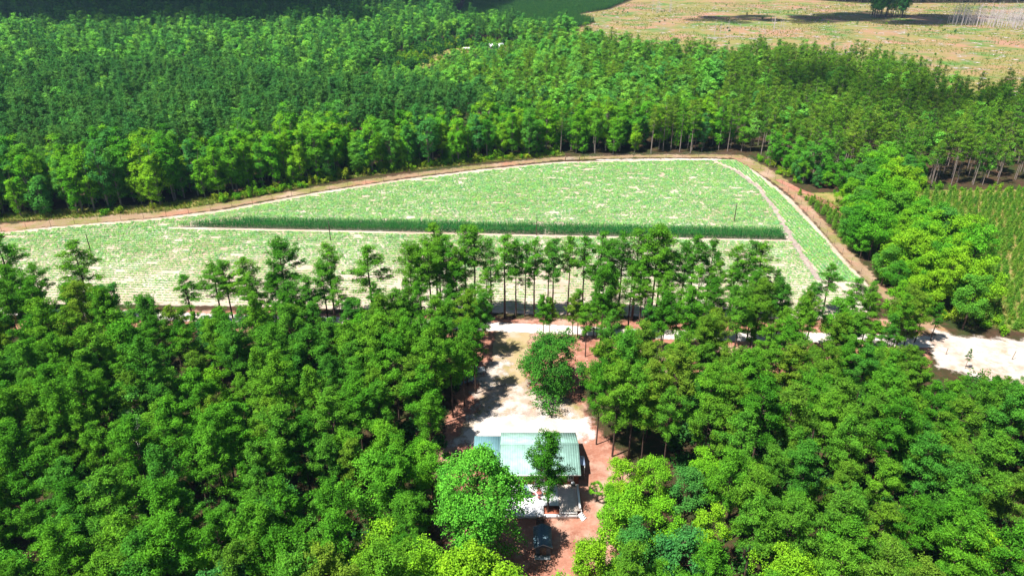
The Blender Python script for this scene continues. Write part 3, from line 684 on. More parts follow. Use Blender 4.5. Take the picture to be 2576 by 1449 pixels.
CORN_ = gp([(1885, 386), (1905, 395), (1965, 438), (2020, 468), (2135, 498), (2310, 486), (2310, 470), (2130, 474), (2020, 448), (1960, 416)])
for p in clear_of(jitter_grid(CORN_, 4.4, 64), 1.0):
    pool_b.append((p, (EDGE if rg.uniform() < .6 else BROAD)[rg.integers(5)], rg.uniform(.5, .95), 'corner'))
def where(p, z, kind, s):
    x, y, zc = proj(np.array([[p[0], p[1], kind.H * s * .7]])); x, y = x[0], y[0]
    def pick(v, lim, names):
        for a, n in zip(lim, names):
            if v < a: return n
        return names[-1]
    if z == 'left':
        c = pick(x, (170, 340, 510, 690, 870), ('far left', 'left', 'centre left', 'centre right', 'right', 'yard side'))
        r = pick(y, (800, 890, 980, 1070, 1170, 1280, 1380), ('rearmost rank', 'rear', 'upper half', 'upper middle', 'lower middle', 'lower half', 'front', 'bottom edge'))
        return 'wood left of the house, %s, %s' % (r, c)
    if z == 'right':
        c = pick(x, (1760, 1930, 2100, 2270, 2440), ('yard side', 'left', 'centre left', 'centre right', 'right', 'far right'))
        r = pick(y, (860, 930, 1010, 1100, 1190, 1280, 1380), ('rearmost rank', 'rear', 'upper half', 'upper middle', 'lower middle', 'lower half', 'front', 'bottom edge'))
        return 'wood right of the house, %s, %s' % (r, c)
    if z == 'road':
        c = pick(x, (250, 500, 800, 1250, 1500, 1750, 2000, 2200), ('far left', 'left', 'centre left', 'near the driveway', 'just past the driveway', 'centre right', 'right', 'far right', 'beside the lot'))
        return 'stand along the sand road, %s' % c
    if z == 'corner':
        return 'wood edge beyond the field corner, %s' % pick(x, (1920, 1960, 2000, 2050, 2100, 2160, 2230), ('first stretch', 'second stretch', 'third stretch', 'fourth stretch', 'fifth stretch', 'sixth stretch', 'seventh stretch', 'last stretch'))
    if z == 'clump':
        c = pick(x, (2190, 2280, 2360), ('track side', 'centre left', 'centre right', 'young pine side'))
        r = pick(y, (430, 500, 580), ('top', 'upper half', 'lower half', 'bottom'))
        return 'clump right of the field, %s, %s' % (r, c)
    c = pick(x, tuple(range(120, 1900, 120)), ('far left end', 'stretch two from left', 'stretch three from left', 'stretch four from left', 'stretch five from left', 'stretch six from left', 'stretch seven from left', 'centre', 'just right of centre', 'stretch six from right', 'stretch five from right', 'stretch four from right', 'stretch three from right', 'stretch two from right', 'right end'))
    d = 'front' if inside(np.concatenate([NEAR, (NEAR + np.array([0, 9]))[::-1]]), p[None])[0] else 'behind'
    return 'wood edge beyond the field, %s, %s' % (c, d)
def put(pool, limit, stuff_name, slabel, cat):
    pr = [proj(np.array([[p[0], p[1], k.H * s * .75]])) for p, k, s, z in pool]
    vis = [(-60 < a[0] < 2640 and -20 < b[0] < 1475) for a, b, c in pr]
    order = sorted([i for i in range(len(pool)) if vis[i]], key=lambda i: pr[i][2][0])
    if len(order) > limit:                     # the nearest, but always those standing free along the road and the clump
        order = order[:limit]
    rest = [i for i in range(len(pool)) if i not in set(order)]
    for i in order:
        p, k, s, z = pool[i]
        size = 'small' if k.H * s < (17.5 if k.name == 'pine_tree' else 13) else 'tall' if k.H * s > (20.5 if k.name == 'pine_tree' else 18) else 'mid-sized'
        tone = {'pine': 'green', 'pine_gold': 'yellowish green', 'broad': 'green', 'bright': 'bright green'}[k.leaf.name]
        wd = where(p, z, k, s)
        place(k, p, '%s %s %s, %s' % (size, tone, 'pine' if k.name == 'pine_tree' else 'broadleaf tree', wd), wd.split(',')[0] + (' pines' if k.name == 'pine_tree' else ' broadleaf trees'), s=s)
    if rest:
        ks = []; [ks.append(pool[i][1]) for i in rest if pool[i][1] not in ks]
        ks.sort(key=lambda k: k.joined().name)
        scatter(stuff_name, ks, np.array([pool[i][0] for i in rest]), np.array([pool[i][2] for i in rest]), label=slabel, cat=cat, idx=np.array([ks.index(pool[i][1]) for i in rest]))
put(pool_p, 300 - n_pine, 'pine_wood', 'mass of pines filling the woods behind the nearest trees', 'pine wood')
put(pool_b, 300 - n_broad, 'broadleaf_wood', 'mass of green broadleaf trees along the wood edges', 'woodland')

# ---------------------------------------------------------------- the woods far away
F1far = NEAR + np.array([0, 30])
def far(name, poly, step, seed, kp, kb, pb, smin, smax, label, cat, avoid=()):
    P = jitter_grid(poly, step, seed); k = np.ones(len(P), bool)
    for a in avoid: k &= ~inside(a, P)
    P = clear_of(P[k], .5); rg = np.random.default_rng(seed); P = P[rg.uniform(size=len(P)) > .05]
    hv = np.array([1 + .22 * fbm(p[0], p[1], .018, seed) for p in P])
    bf = pb(P) if callable(pb) else np.full(len(P), pb)
    isb = rg.uniform(size=len(P)) < bf
    for sel, kk, nm in ((~isb, kp, name + '_pine'), (isb, kb, name + '_broadleaf')):
        if sel.any():
            nm2 = nm.replace('_wood_', '_')
            scatter(nm2, kk, P[sel], rg.uniform(smin, smax, sel.sum()) * hv[sel], label=label + (' (pines)' if kk is kp else ' (broadleaf trees)'), cat=cat, seed=seed)
MEADOW = np.array([(-95, 425), (-60, 415), (-15, 462), (8, 560), (4, 668), (-50, 670), (-88, 600), (-100, 520)])
far_step = 5.5
far('low_wood', np.array([(-95, 425), (-60, 415), (-15, 462), (8, 560), (4, 636), (-28, 618), (-46, 580), (-60, 520), (-84, 526), (-100, 520)]), 5.5, 70, BFAR[:2], BFAR, 1.0, .3, .52, 'low scrubby trees in front of the far homestead', 'woodland')
far('plantation', np.concatenate([F1far[:10], np.array([(-30, 375), (-45, 405), (-85, 402), (-200, 470), (-330, 445), (-460, 430), (-420, 300)])]), far_step, 71, PFAR, BFAR, .05, .72, 1.08, 'dark even pine plantation behind the field edge on the left', 'pine wood', (F1, MEADOW))
far('mixed_wood', np.array([(-460, 430), (-330, 445), (-200, 470), (-88, 405), (-100, 520), (-88, 600), (-50, 672), (8, 672), (60, 700), (50, 742), (0, 742), (-60, 765), (-70, 800), (-1100, 800), (-700, 440)]), 7.0, 73, PFAR, BFAR, .66, .6, 1.1, 'mixed wood beyond the pine plantation on the left', 'woodland', (MEADOW,))
far('distant_wood', np.array([(-70, 800), (-75, 1300), (-1500, 1300), (-1200, 800)]), 7.6, 75, PFAR, BFAR, .5, .8, 1.1, 'distant wood lying in cloud shade at the top left', 'woodland')
far('border_wood', np.array([(190, 1190), (420, 1190), (505, 1100), (1500, 1100), (1500, 1320), (-70, 1320), (-70, 1255)]), 8, 77, PFAR, BFAR, .5, .8, 1.1, 'wood at the far end of the clear-cut', 'woodland')
HG = np.concatenate([F1far[9:], gp([(1885, 383), (1960, 422), (2010, 450), (2130, 474), (2300, 472), (2700, 474), (3000, 478)]), np.array([(330, 330), (500, 385), (420, 388), (285, 398), (250, 408), (258, 452), (254, 500), (216, 503), (203, 535), (171, 535), (119, 555), (61, 615), (8, 595), (0, 560), (-12, 470), (-45, 425)])])
far('hillside_wood', HG, 6.0, 79, PFARG, BFAR, lambda P: np.where(proj(np.concatenate([P, np.full((len(P), 1), 20.)], 1))[0] < 1820, .55, .10), .62, 1.08, 'wood between the field and the clear-cut', 'woodland', (F1, MEADOW))
J_ = np.array([(-60, 770), (5, 752), (58, 778), (93, 850), (75, 930), (128, 1005), (190, 1188), (-70, 1252), (-65, 1000)])
far('young_plantation', J_, 2.9, 81, YFAR, YFAR, 0, .8, 1.15, 'smooth young pine plantation beside the clear-cut', 'pine wood')

MB = jitter_grid(np.array([(-92, 520), (-76, 530), (-70, 600), (-58, 640), (-40, 662), (2, 668), (2, 680), (-60, 678), (-86, 620), (-100, 540)]), 3.4, 88)
scatter('meadow_hedge', UNDER + SHRUB, MB, np.random.default_rng(88).uniform(1.0, 2.2, len(MB)), label='dense dark hedge along the left side of the far meadow', cat='hedge')
MB = jitter_grid(np.array([(-78, 545), (-66, 545), (-36, 632), (0, 650), (0, 660), (-42, 656), (-70, 595)]), 9, 89)
scatter('meadow_bushes', SHRUB + UNDER, MB, np.random.default_rng(89).uniform(.7, 1.8, len(MB)), label='bushes dotted over the far meadow', cat='bushes')
# under the near trees
P = clear_of(free(np.concatenate([jitter_grid(A_, 4.2, 91), jitter_grid(B_, 4.2, 92)])), 1.0)
scatter('understorey', UNDER, P, np.random.default_rng(5).uniform(.5, 1.1, len(P)), label='dark green undergrowth beneath the near woods', cat='undergrowth')

# ---------------------------------------------------------------- the field
RA = math.radians(-3.1); AX = np.array([math.cos(RA), math.sin(RA)]); AY = np.array([-AX[1], AX[0]])
def fbm(x, y, s, seed=0): return noise.noise(Vector((x * s, y * s, seed))) + .5 * noise.noise(Vector((x * s * 2.1, y * s * 2.1, seed + 4)))
CROP = [Kind('crop_plant', None, bush(400 + i, H=.55, RR=.55, lv=27, size=.95, up=.5), M['bark'], M['crop']) for i in range(4)]
main_px = [(-400, 625), (-100, 600), (0, 590), (170, 573), (400, 555), (560, 535), (800, 490), (1000, 459), (1200, 434), (1400, 413), (1600, 408), (1790, 405), (1846, 432), (1901, 473), (1946, 533), (1979, 591), (2019, 658), (2056, 710), (2120, 742), (2172, 765), (2175, 796), (1900, 798), (1250, 782), (600, 766), (350, 762), (-400, 758)]
MAIN = gp(main_px)
STRIP = gp([(1875, 418), (1960, 487), (2040, 568), (2115, 655), (2165, 712), (2070, 706), (2031, 650), (1990, 587), (1956, 528), (1911, 468), (1856, 428), (1800, 405), (1850, 404)])
c0, c1 = g(440, 571)[:2], g(1980, 604)[:2]
cu = (c1 - c0) / np.linalg.norm(c1 - c0); cn = np.array([-cu[1], cu[0]])
CORNZ = np.array([c0 - cn * 1.9 - cu * 3, c1 - cn * 1.9 + cu, c1 + cn * 7.6 + cu, c0 + cn * 7.6 + cu * 16])
pts = []; scl = []; rgf = np.random.default_rng(77)
o0 = g(1288, 700)[:2]
for r in np.arange(-60, 130, 1.5):
    t = np.arange(-190, 190, .42); q = o0 + AY * r + t[:, None] * AX + rgf.normal(size=(len(t), 2)) * .09
    q = q[inside(MAIN, q) & ~inside(CORNZ, q)]
    for p in q:
        base = np.interp(p[1], [168, 185, 215, 260, 320], [.48, .63, .90, .97, .97])
        n = fbm(p[0], p[1], .05, 1) * .24 + fbm(p[0] * .5, p[1], .33, 7) * .52
        if n < -.33 + .10 * (p[1] < 200) or (rgf.uniform() < .12): continue
        s = base * (1.0 + .6 * n) * rgf.uniform(.75, 1.2)
        if s > .3: pts.append(p); scl.append(s)
e0, e1 = g(1870, 405)[:2], g(2160, 708)[:2]; eu = (e1 - e0) / np.linalg.norm(e1 - e0); en = np.array([-eu[1], eu[0]])
for r in np.arange(-40, 40, 1.25):
    t = np.arange(-30, 180, .42); q = e0 + en * r + t[:, None] * eu + rgf.normal(size=(len(t), 2)) * .09
    q = q[inside(STRIP, q)]
    for p in q:
        n = fbm(p[0], p[1], .05, 3) * .4
        if n > -.33: pts.append(p); scl.append((.95 + .4 * n) * rgf.uniform(.75, 1.2))
scatter('crop_rows', CROP, np.array(pts), np.array(scl), label='low green crop plants in rows across the pale field', cat='crop', zs=np.array(scl) * .9)

def corn(seed):
    rg = np.random.default_rng(seed); K = Geo(); K.tube([(0, 0, 0), (.02, 0, 1.3), (0, .03, 2.6)], [.022, .018, .008], 4)
    for i in range(9):
        a = (i % 2) * 3.14 + rg.normal() * .5; h = .35 + i * .23; L = rg.uniform(.55, .85); dv = np.array([math.cos(a), math.sin(a), 0]); sd = np.array([-dv[1], dv[0], 0]) * .085
        p0 = np.array([0, 0, h]); p1 = p0 + dv * L * .45 + np.array([0, 0, .32]); p2 = p0 + dv * L + np.array([0, 0, .12])
        K.add([p0 - sd, p0 + sd, p1 + sd, p1 - sd, p2], [(0, 1, 2, 3)]); K.add([p1 - sd, p1 + sd, p2], [(0, 1, 2)])
    return K
CORN = [Kind('corn_plant', None, corn(420 + i), M['bark'], M['corn']) for i in range(4)]
pts = []
Lc = np.linalg.norm(c1 - c0)
for k in range(9):
    t = np.arange(k * 2.2 + rgf.uniform(0, 6), Lc - rgf.uniform(0, .6), .36)
    q = c0 + cn * (k * .85) + t[:, None] * cu + rgf.normal(size=(len(t), 2)) * .06
    gapn = np.array([fbm(p[0], p[1], .12, 5) for p in q]); q = q[gapn + .5 * (rgf.uniform(size=len(q)) - .5) > -.75]; pts.append(q)
pts = np.concatenate(pts)
scatter('corn_rows', CORN, pts, rgf.uniform(.6, .95, len(pts)), label='strip of tall dark green corn across the field', cat='corn')

# grass and shrubs on the verges
def grass(seed, n=16, H=.8):
    rg = np.random.default_rng(seed); K = Geo()
    for i in range(n):
        a = rg.uniform(0, 6.28); r = rg.uniform(0, .35); b = np.array([math.cos(a) * r, math.sin(a) * r, 0]); h = H * rg.uniform(.6, 1.2); ln = np.array([math.cos(a), math.sin(a), 0]) * rg.uniform(.1, .4)
        sd = np.array([-math.sin(a), math.cos(a), 0]) * .04; K.add([b - sd, b + sd, b + ln + np.array([0, 0, h])], [(0, 1, 2)])
    return K
GRASS = [Kind('grass_tuft', None, grass(440 + i, 18, h), M['bark'], M['grass']) for i, h in enumerate((.6, .9, 1.2))]
V1 = gp([(-300, 590), (0, 560), (200, 551), (420, 534), (560, 510), (800, 466), (900, 447), (1200, 412), (1420, 393), (1420, 385), (1000, 428), (700, 474), (400, 516), (0, 540), (-300, 564)])
V2 = gp([(1995, 478), (2120, 560), (2230, 710), (2330, 800), (2600, 845), (2800, 850), (2900, 485), (2330, 482), (2140, 540), (2080, 505)])
P1 = jitter_grid(V1, 1.0, 95); P2 = free(jitter_grid(V2, 1.15, 96)); P3 = free(jitter_grid(gp([(1180, 830), (1480, 840), (1480, 1100), (1130, 1100)]), 3.2, 97))
P4 = jitter_grid(CLEAR, 3.6, 98, .8); P4 = P4[(P4[:, 0] < 900) & (P4[:, 1] < 1100)]
n4 = np.array([fbm(p[0], p[1], .02, 12) for p in P4]); P4 = P4[n4 > -.1]
scatter('tall_grass', GRASS, np.concatenate([P1, P2]), np.random.default_rng(3).uniform(.6, 1.5, len(P1) + len(P2)), label='tall yellow-green grass on the verges by the dirt tracks', cat='grass')
scatter('clear_cut_growth', GRASS, P4, np.random.default_rng(4).uniform(.5, 1.6, len(P4)), label='low regrowth and weeds over the clear-cut land', cat='grass')
VS = [(gp([(540, 512), (700, 486), (880, 448), (880, 436), (700, 470), (540, 497)]), 2.6, 'between the dirt track and the left wood edge'), (gp([(885, 446), (1150, 413), (1400, 391), (1400, 384), (1150, 404), (885, 434)]), 2.3, 'along the far dirt track'),
      (gp([(200, 549), (420, 530), (420, 520), (200, 540)]), 4.5, 'at the foot of the left wood edge'), (gp([(1900, 400), (1960, 440), (2000, 462), (2010, 452), (1960, 425), (1905, 390)]), 3.2, 'at the field corner on the right'),
      (gp([(2240, 730), (2330, 790), (2480, 835), (2560, 850), (2560, 800), (2480, 790), (2350, 790)]), 4.0, 'in front of the bright clump by the lot'), (gp([(2300, 470), (2600, 480), (2600, 490), (2300, 482)]), 4.5, 'below the pine edge on the right')]
for vi, (zp, st, wtxt) in enumerate(VS):
    for q, p in enumerate(jitter_grid(zp, st, 110 + vi)):
        k = rnd.choice(SHRUB); s = rnd.uniform(.6, 1.25); x = proj(np.array([[p[0], p[1], 0]]))[0][0]
        if not -20 < x < 2600: continue
        lo, hi = {0: (540, 880), 1: (885, 1400), 2: (200, 420), 3: (1900, 2010), 4: (2240, 2560), 5: (2300, 2576)}[vi]
        f = (x - lo) / (hi - lo); pl = ['left end', 'left part', 'middle', 'right part', 'right end'][int(min(4, max(0, f * 5)))]
        place(k, p, '%s green shrub %s, %s' % ('low' if k.H * s < 1.8 else 'tall' if k.H * s > 3 else 'rounded', wtxt, pl), 'shrubs ' + wtxt, s=s)
# young pines in the plantation on the right
Y_ = gp([(2320, 490), (2700, 490), (2800, 850), (2600, 845), (2460, 822), (2485, 765), (2440, 680), (2375, 610), (2310, 545)])
Y2 = gp([(2000, 487), (2070, 520), (2130, 560), (2140, 640), (2110, 605), (2050, 530)])
YP = np.concatenate([jitter_grid(Y2, 2.4, 121), jitter_grid(Y_, 2.7, 120, .3)])
px, py, pz = proj(np.concatenate([YP, np.full((len(YP), 1), 1.5)], 1))
vis = (px > -10) & (px < 2590); order = np.argsort(pz); ind = [i for i in order if vis[i]][:300]; rest = np.array([i for i in range(len(YP)) if i not in set(ind)])
for i in ind:
    z = 'strip between the two tracks' if px[i] < 2200 else 'plantation on the right'
    c = ('left' if px[i] < 2060 else 'right') if px[i] < 2200 else ('left' if px[i] < 2490 else 'middle' if px[i] < 2535 else 'right')
    rr = int((py[i] - 480) / 45)
    place(rnd.choice(YOUNG), YP[i], 'young pine, %s, %s side, %s rank from back' % (z, c, ordn(max(1, rr + 1))), 'young pines in the ' + z, s=rnd.uniform(.7, 1.25))
if len(rest): scatter('young_pine_rows', YOUNG, YP[rest], np.random.default_rng(8).uniform(.7, 1.2, len(rest)), label='rows of young pines at the back of the plantation on the right', cat='young pines')

# dead stand, snags and the left-over trees of the clear-cut
D1 = gp([(2375, 63), (2450, 68), (2576, 78), (2700, 84), (2700, 66), (2576, 60), (2400, 50)])
nd = 0
for p in jitter_grid(D1, 5.5, 131):
    x = proj(np.array([[p[0], p[1], 8]]))[0][0]
    if x > 2600: continue
    place(rnd.choice(DEAD), p, 'pale dead tree in the grey stand on the clear-cut, %s of the stand' % (['left end', 'left part', 'middle', 'right part', 'right end'][int(min(4, max(0, (x - 2375) / 42)))]), 'dead trees of the grey stand', s=rnd.uniform(.85, 1.35)); nd += 1
for (cx, cy, n, wx, wy, sc_, lab) in [(1660, 30, 12, 30, 5, 1.1, 'pale snag in the small group at the top of the clear-cut'), (1880, 85, 16, 90, 12, .75, 'thin bare snag in the middle of the clear-cut'), (1960, 78, 8, 20, 10, 1.0, 'thin bare snag at the right of the middle snags'), (2110, 128, 9, 45, 8, .7, 'thin bare snag beside fallen logs near the wood')]:
    for i in range(n):
        p = g(cx + rnd.uniform(-wx, wx), cy + rnd.uniform(-wy, wy)); place(rnd.choice(DEAD), p, lab, lab.replace('snag', 'snags'), s=sc_ * rnd.uniform(.6, 1.1))
for i in range(70):
    p = g(2232 + rnd.uniform(-46, 46), 46 + rnd.uniform(-7, 2)); s = rnd.uniform(1.1, 1.4)
    kd = rnd.choice(PFAR + BFAR[:2])
    place(kd, p, '%s in the dark shaded clump left standing on the clear-cut' % ('slender pine' if kd in PFAR else 'broadleaf tree'), 'trees of the dark clump on the clear-cut', s=s * .75, zs=s)
P5 = jitter_grid(CLEAR, 17, 99, .9); P5 = P5[(P5[:, 0] < 800) & (P5[:, 1] < 1080)]
LOG = []
for i in range(3):
    G_ = Geo(); rg = np.random.default_rng(450 + i)
    for k in range(6): a = rg.uniform(0, 3.14); c = rg.normal(size=2) * 1.2; L = rg.uniform(1, 3.2); G_.tube([(c[0] - math.cos(a) * L, c[1] - math.sin(a) * L, .15), (c[0] + math.cos(a) * L, c[1] + math.sin(a) * L, .3)], [.14, .07], 5)
    LOG.append(Kind('log_heap', G_, None, M['dead'], M['dead']))
scatter('logging_debris', LOG, P5, np.random.default_rng(6).uniform(.4, 1.1, len(P5)), label='grey logging debris strewn over the clear-cut', cat='debris')
P6 = jitter_grid(CLEAR, 21, 103, .9); P6 = P6[(P6[:, 0] < 800) & (P6[:, 1] < 1080)]; P6 = P6[np.array([fbm(p[0], p[1], .011, 21) + rnd.uniform(-.3, .3) for p in P6]) > .1]
scatter('clear_cut_bushes', SHRUB + UNDER, P6, np.random.default_rng(7).uniform(.25, .8, len(P6)), label='scattered bushes on the clear-cut', cat='bushes')
for i, (x, y, a, L) in enumerate([(2085, 136, .1, 14), (2110, 139, -.05, 17), (2140, 134, .2, 11), (1800, 97, .05, 16), (1850, 94, -.1, 18), (1900, 99, .1, 13), (1190, 140, .3, 6)][:6]):
    G_ = Geo(); G_.tube([(-L / 2, 0, .4), (0, .3, .45), (L / 2, .1, .3)], [.45, .38, .16], 7)
    for q in range(4): G_.tube([(L * (.1 + .09 * q), .1, .4), (L * (.14 + .09 * q), .1 + (-1) ** q * 1.4, .8)], [.1, .04], 4)
    p = g(x, y); o = new('fallen_log', G_.mesh('fallen_log', M['dead'], True), None, (p[0], p[1], .03)); o.rotation_euler[2] = a
    tag(o, 'pale fallen log on the clear-cut, %s of the %s heap' % (['left', 'middle', 'right'][i % 3], 'lower right' if i < 3 else 'middle'), 'log', 'fallen logs on the clear-cut')

# ---------------------------------------------------------------- the house, deck and shed
M['roof'] = plain('roof', (.25, .41, .36), .6, .25, .24, .8)
M['roof_blue'] = plain('roof_blue', (.16, .32, .36), .4, .5, .12, .6)
M['siding'] = plain('siding', (.20, .065, .04), .7, .2, .15, 2)
M['white'] = plain('white', (.74, .74, .76), .5, .3, .06, 2)
M['deckwhite'] = plain('deckwhite', (.78, .78, .82), .6, .3, .08, 1.2)
M['decktan'] = plain('decktan', (.55, .47, .42), .7, .2, .18, 1.2)
M['glass'] = plain('glass', (.03, .04, .05), .08, .6, .1, 1)
M['darkmetal'] = plain('darkmetal', (.03, .03, .035), .5, .4, .1, 3)
M['metal'] = plain('metal', (.38, .40, .42), .4, .5, .15, 3)
M['wood'] = plain('wood', (.17, .12, .09), .8, .2, .3, 2)
M['red'] = plain('red', (.32, .11, .10), .5, .3, .1, 3)
M['blue'] = plain('blue', (.38, .48, .68), .6, .3, .12, 2)
M['shedroof'] = plain('shedroof', (.07, .13, .17), .45, .4, .15, .8)
M['shedwall'] = plain('shedwall', (.10, .13, .16), .7, .2, .15, 1.5)
M['mulch'] = plain('mulch', (.30, .10, .06), .95, .1, .35, 3)
M['carpaint'] = plain('carpaint', (.22, .28, .42), .2, .6, .04, 1)
M['tyre'] = plain('tyre', (.02, .02, .02), .9, .1, .2, 4)

def part(name, geo, m, parent, label=None, smooth=False):
    o = new(name, geo.mesh(name, m, smooth), parent)
    if label: o['label'] = label
    return o

HX0, HX1, HY0, HY1 = -2.2, 12.6, 99.5, 111.7; EZ, RZ = 3.55, 5.5; HYR = (HY0 + HY1) / 2 + .2
hx, hy = (HX0 + HX1) / 2, HYR
house = thing('house', 'single-storey red-walled house with a pale green ribbed metal roof in the clearing', 'house', (hx, hy, 0))
def hb(x0, x1, y0, y1, z0, z1, G_=None):
    G_ = G_ or Geo(); return G_.box(x0 - hx, x1 - hx, y0 - hy, y1 - hy, z0, z1)
wx0, wx1, wy0, wy1 = HX0 + .4, HX1 - .35, HY0 + .6, HY1 - .6
part('foundation', hb(wx0 + .1, wx1 - .1, wy0 + .1, wy1 - .1, 0, .7), M['mulch'], house)
part('wall', hb(wx0, wx1, wy0, wy0 + .2, .7, EZ - .02), M['siding'], house); part('wall', hb(wx0, wx1, wy1 - .2, wy1, .7, EZ - .02), M['siding'], house)
for xx in (wx0, wx1 - .2):
    G_ = Geo(); zt = EZ + (RZ - EZ) * .88
    n = [(wy0 + .2 - hy, .7), (wy1 - .2 - hy, .7), (wy1 - .2 - hy, EZ - .03), (HYR - hy, zt), (wy0 + .2 - hy, EZ - .03)]
    v = [(xx - hx, a, b) for a, b in n] + [(xx + .2 - hx, a, b) for a, b in n]
    G_.v.append(np.array(v)); G_.n = 10
    for q in [(4, 3, 2, 1, 0), (5, 6, 7, 8, 9)] + [(i, (i + 1) % 5, (i + 1) % 5 + 5, i + 5) for i in range(5)]: G_.f.append((np.array([q]), 0))
    part('gable_wall', G_, M['siding'], house)
def slope(x0, x1, ya, za, yb, zb, th=.1, rib=.45):
    """roof slope from eave (ya,za) to ridge (yb,zb) with standing ribs"""
    G_ = Geo()
    v = [(x0, ya, za), (x1, ya, za), (x1, yb, zb), (x0, yb, zb)]; v = [(a - hx, b - hy, c) for a, b, c in v]; v += [(a, b, c - th) for a, b, c in v]
    G_.add(v, [(0, 1, 2, 3), (7, 6, 5, 4), (0, 4, 5, 1), (1, 5, 6, 2), (2, 6, 7, 3), (3, 7, 4, 0)])
    for x in np.arange(x0 + .05, x1 - .04, rib):
        w_ = .045; h = .05
        a = np.array([(x - w_, ya, za + .002), (x + w_, ya, za + .002), (x + w_, yb, zb + .002), (x - w_, yb, zb + .002)]) - np.array([hx, hy, 0]); t = a + np.array([0, 0, h]); t[:, 0] = x - hx + (a[:, 0] - (x - hx)) * .4
        G_.add(np.concatenate([a, t]), [(4, 5, 6, 7), (0, 1, 5, 4), (1, 2, 6, 5), (2, 3, 7, 6), (3, 0, 4, 7)])
    return G_
rf = part('roof', slope(HX0, HX1, HY0, EZ, HYR, RZ), M['roof'], house); part('roof', slope(HX0, HX1, HY1, EZ, HYR, RZ), M['roof'], house)
part('ridge_cap', hb(HX0 - .03, HX1 + .03, HYR - .17, HYR + .17, RZ - .03, RZ + .07), M['roof'], rf)
part('fascia', hb(HX0, HX1, HY0 - .06, HY0 - .003, EZ - .22, EZ + .01), M['white'], rf)
for (x, w_) in ((.8, 1.2), (6.9, 1.5), (10.3, 1.0)):
    wdw = part('window', hb(x, x + w_, wy0 - .05, wy0 - .003, 1.6, 2.9), M['white'], house)
    part('pane', hb(x + .09, x + w_ / 2 - .04, wy0 - .075, wy0 - .053, 1.69, 2.81), M['glass'], wdw); part('pane', hb(x + w_ / 2 + .04, x + w_ - .09, wy0 - .075, wy0 - .053, 1.69, 2.81), M['glass'], wdw)
for (x, w_) in ((4.2, 1.8),):
    dr = part('door', hb(x, x + w_, wy0 - .06, wy0 - .003, .82, 2.95), M['white'], house)
    part('pane', hb(x + .12, x + w_ / 2 - .06, wy0 - .085, wy0 - .063, 1.0, 2.8), M['glass'], dr); part('pane', hb(x + w_ / 2 + .06, x + w_ - .12, wy0 - .085, wy0 - .063, 1.0, 2.8), M['glass'], dr)
    part('handle', hb(x + w_ / 2 - .04, x + w_ / 2 + .04, wy0 - .12, wy0 - .063, 1.75, 1.95), M['darkmetal'], dr)
# lower roof on the left, small porch roof on the right
lw = part('side_roof', slope(-7.4, HX0 - .02, 104.2, 2.75, 111.0, 3.25), M['roof_blue'], house, 'lower blue-green metal roof on the left')
for (x, y) in ((-7.1, 104.5), (-4.6, 104.5), (-7.1, 110.7), (-4.6, 110.7)): part('post', hb(x - .07, x + .07, y - .07, y + .07, 0, 2.62), M['wood'], house)
aw = Geo(); v = np.array([(12.26, 103.0, 3.1), (13.75, 103.0, 2.75), (13.75, 105.6, 2.75), (12.26, 105.6, 3.1)]) - np.array([hx, hy, 0]); aw.add(np.concatenate([v, v - np.array([0, 0, .08])]), [(0, 1, 2, 3), (7, 6, 5, 4), (0, 4, 5, 1), (1, 5, 6, 2), (2, 6, 7, 3), (3, 7, 4, 0)])
pr = part('porch_roof', aw, M['blue'], house, 'small pale blue porch roof on the right wall')
part('vent_cap', Geo().tube([(13.3 - hx, 104.9 - hy, 2.86), (13.3 - hx, 104.9 - hy, 3.2), (13.3 - hx, 104.9 - hy, 3.24)], [.16, .16, .01], 10), M['metal'], pr)
for y in (103.1, 105.5): part('post', hb(13.6, 13.7, y - .05, y + .05, 0, 2.66), M['white'], house)
part('porch_floor', hb(12.26, 13.75, 103.0, 105.6, .55, .7), M['wood'], house); part('porch_rail', hb(13.55, 13.62, 103.15, 105.45, 1.5, 1.58), M['white'], house)
for k in range(3): part('step', hb(12.4, 13.6, 102.1 + .3 * k, 102.4 + .3 * k, .0, .18 * (k + 1)), M['wood'], house)

deck = thing('deck', 'white raised timber deck in front of the house with a square planter cut-out', 'deck', (5.6, 96.2, 0))
def db(x0, x1, y0, y1, z0, z1, G_=None):
    G_ = G_ or Geo(); return G_.box(x0 - 5.6, x1 - 5.6, y0 - 96.2, y1 - 96.2, z0, z1)
DX0, DX1, DY0, DY1, DZ = -1.2, 12.25, 92.3, 100.02, .8
def boards(x0, x1, y0, y1, wd=.145):
    G_ = Geo(); y = y0
    while y < y1 - .02: G_ = db(x0, x1, y, min(y + wd - .008, y1), DZ - .04, DZ + rnd.uniform(-.004, .004), G_); y += wd
    return G_
part('deck_boards', boards(DX0, 8.35, 94.65, DY1), M['deckwhite'], deck, 'white painted boards'); part('deck_boards', boards(DX0, 5.6, DY0, 94.63), M['deckwhite'], deck)
part('deck_boards', boards(8.37, 12.25, 93.4, DY1), M['decktan'], deck, 'tan weathered boards on the right'); part('deck_boards', boards(8.37, 11.5, DY0, 93.38), M['decktan'], deck)
part('skirt', db(DX0, 11.5, DY0 - .05, DY0 - .003, .02, DZ + .02), M['deckwhite'], deck); part('skirt', db(DX1 + .003, DX1 + .05, 93.4, DY1, .02, DZ + .02), M['deckwhite'], deck)
part('planter_bed', db(5.6, 8.35, 92.65, 94.63, .02, .35), M['mulch'], deck, 'red mulch bed in the cut-out'); part('planter_edge', db(5.62, 8.35, 92.3, 92.6, .3, DZ + .02), M['deckwhite'], deck)
part('bench', db(11.85, 12.2, 93.6, 99.6, 1.2, 1.27), M['white'], deck)
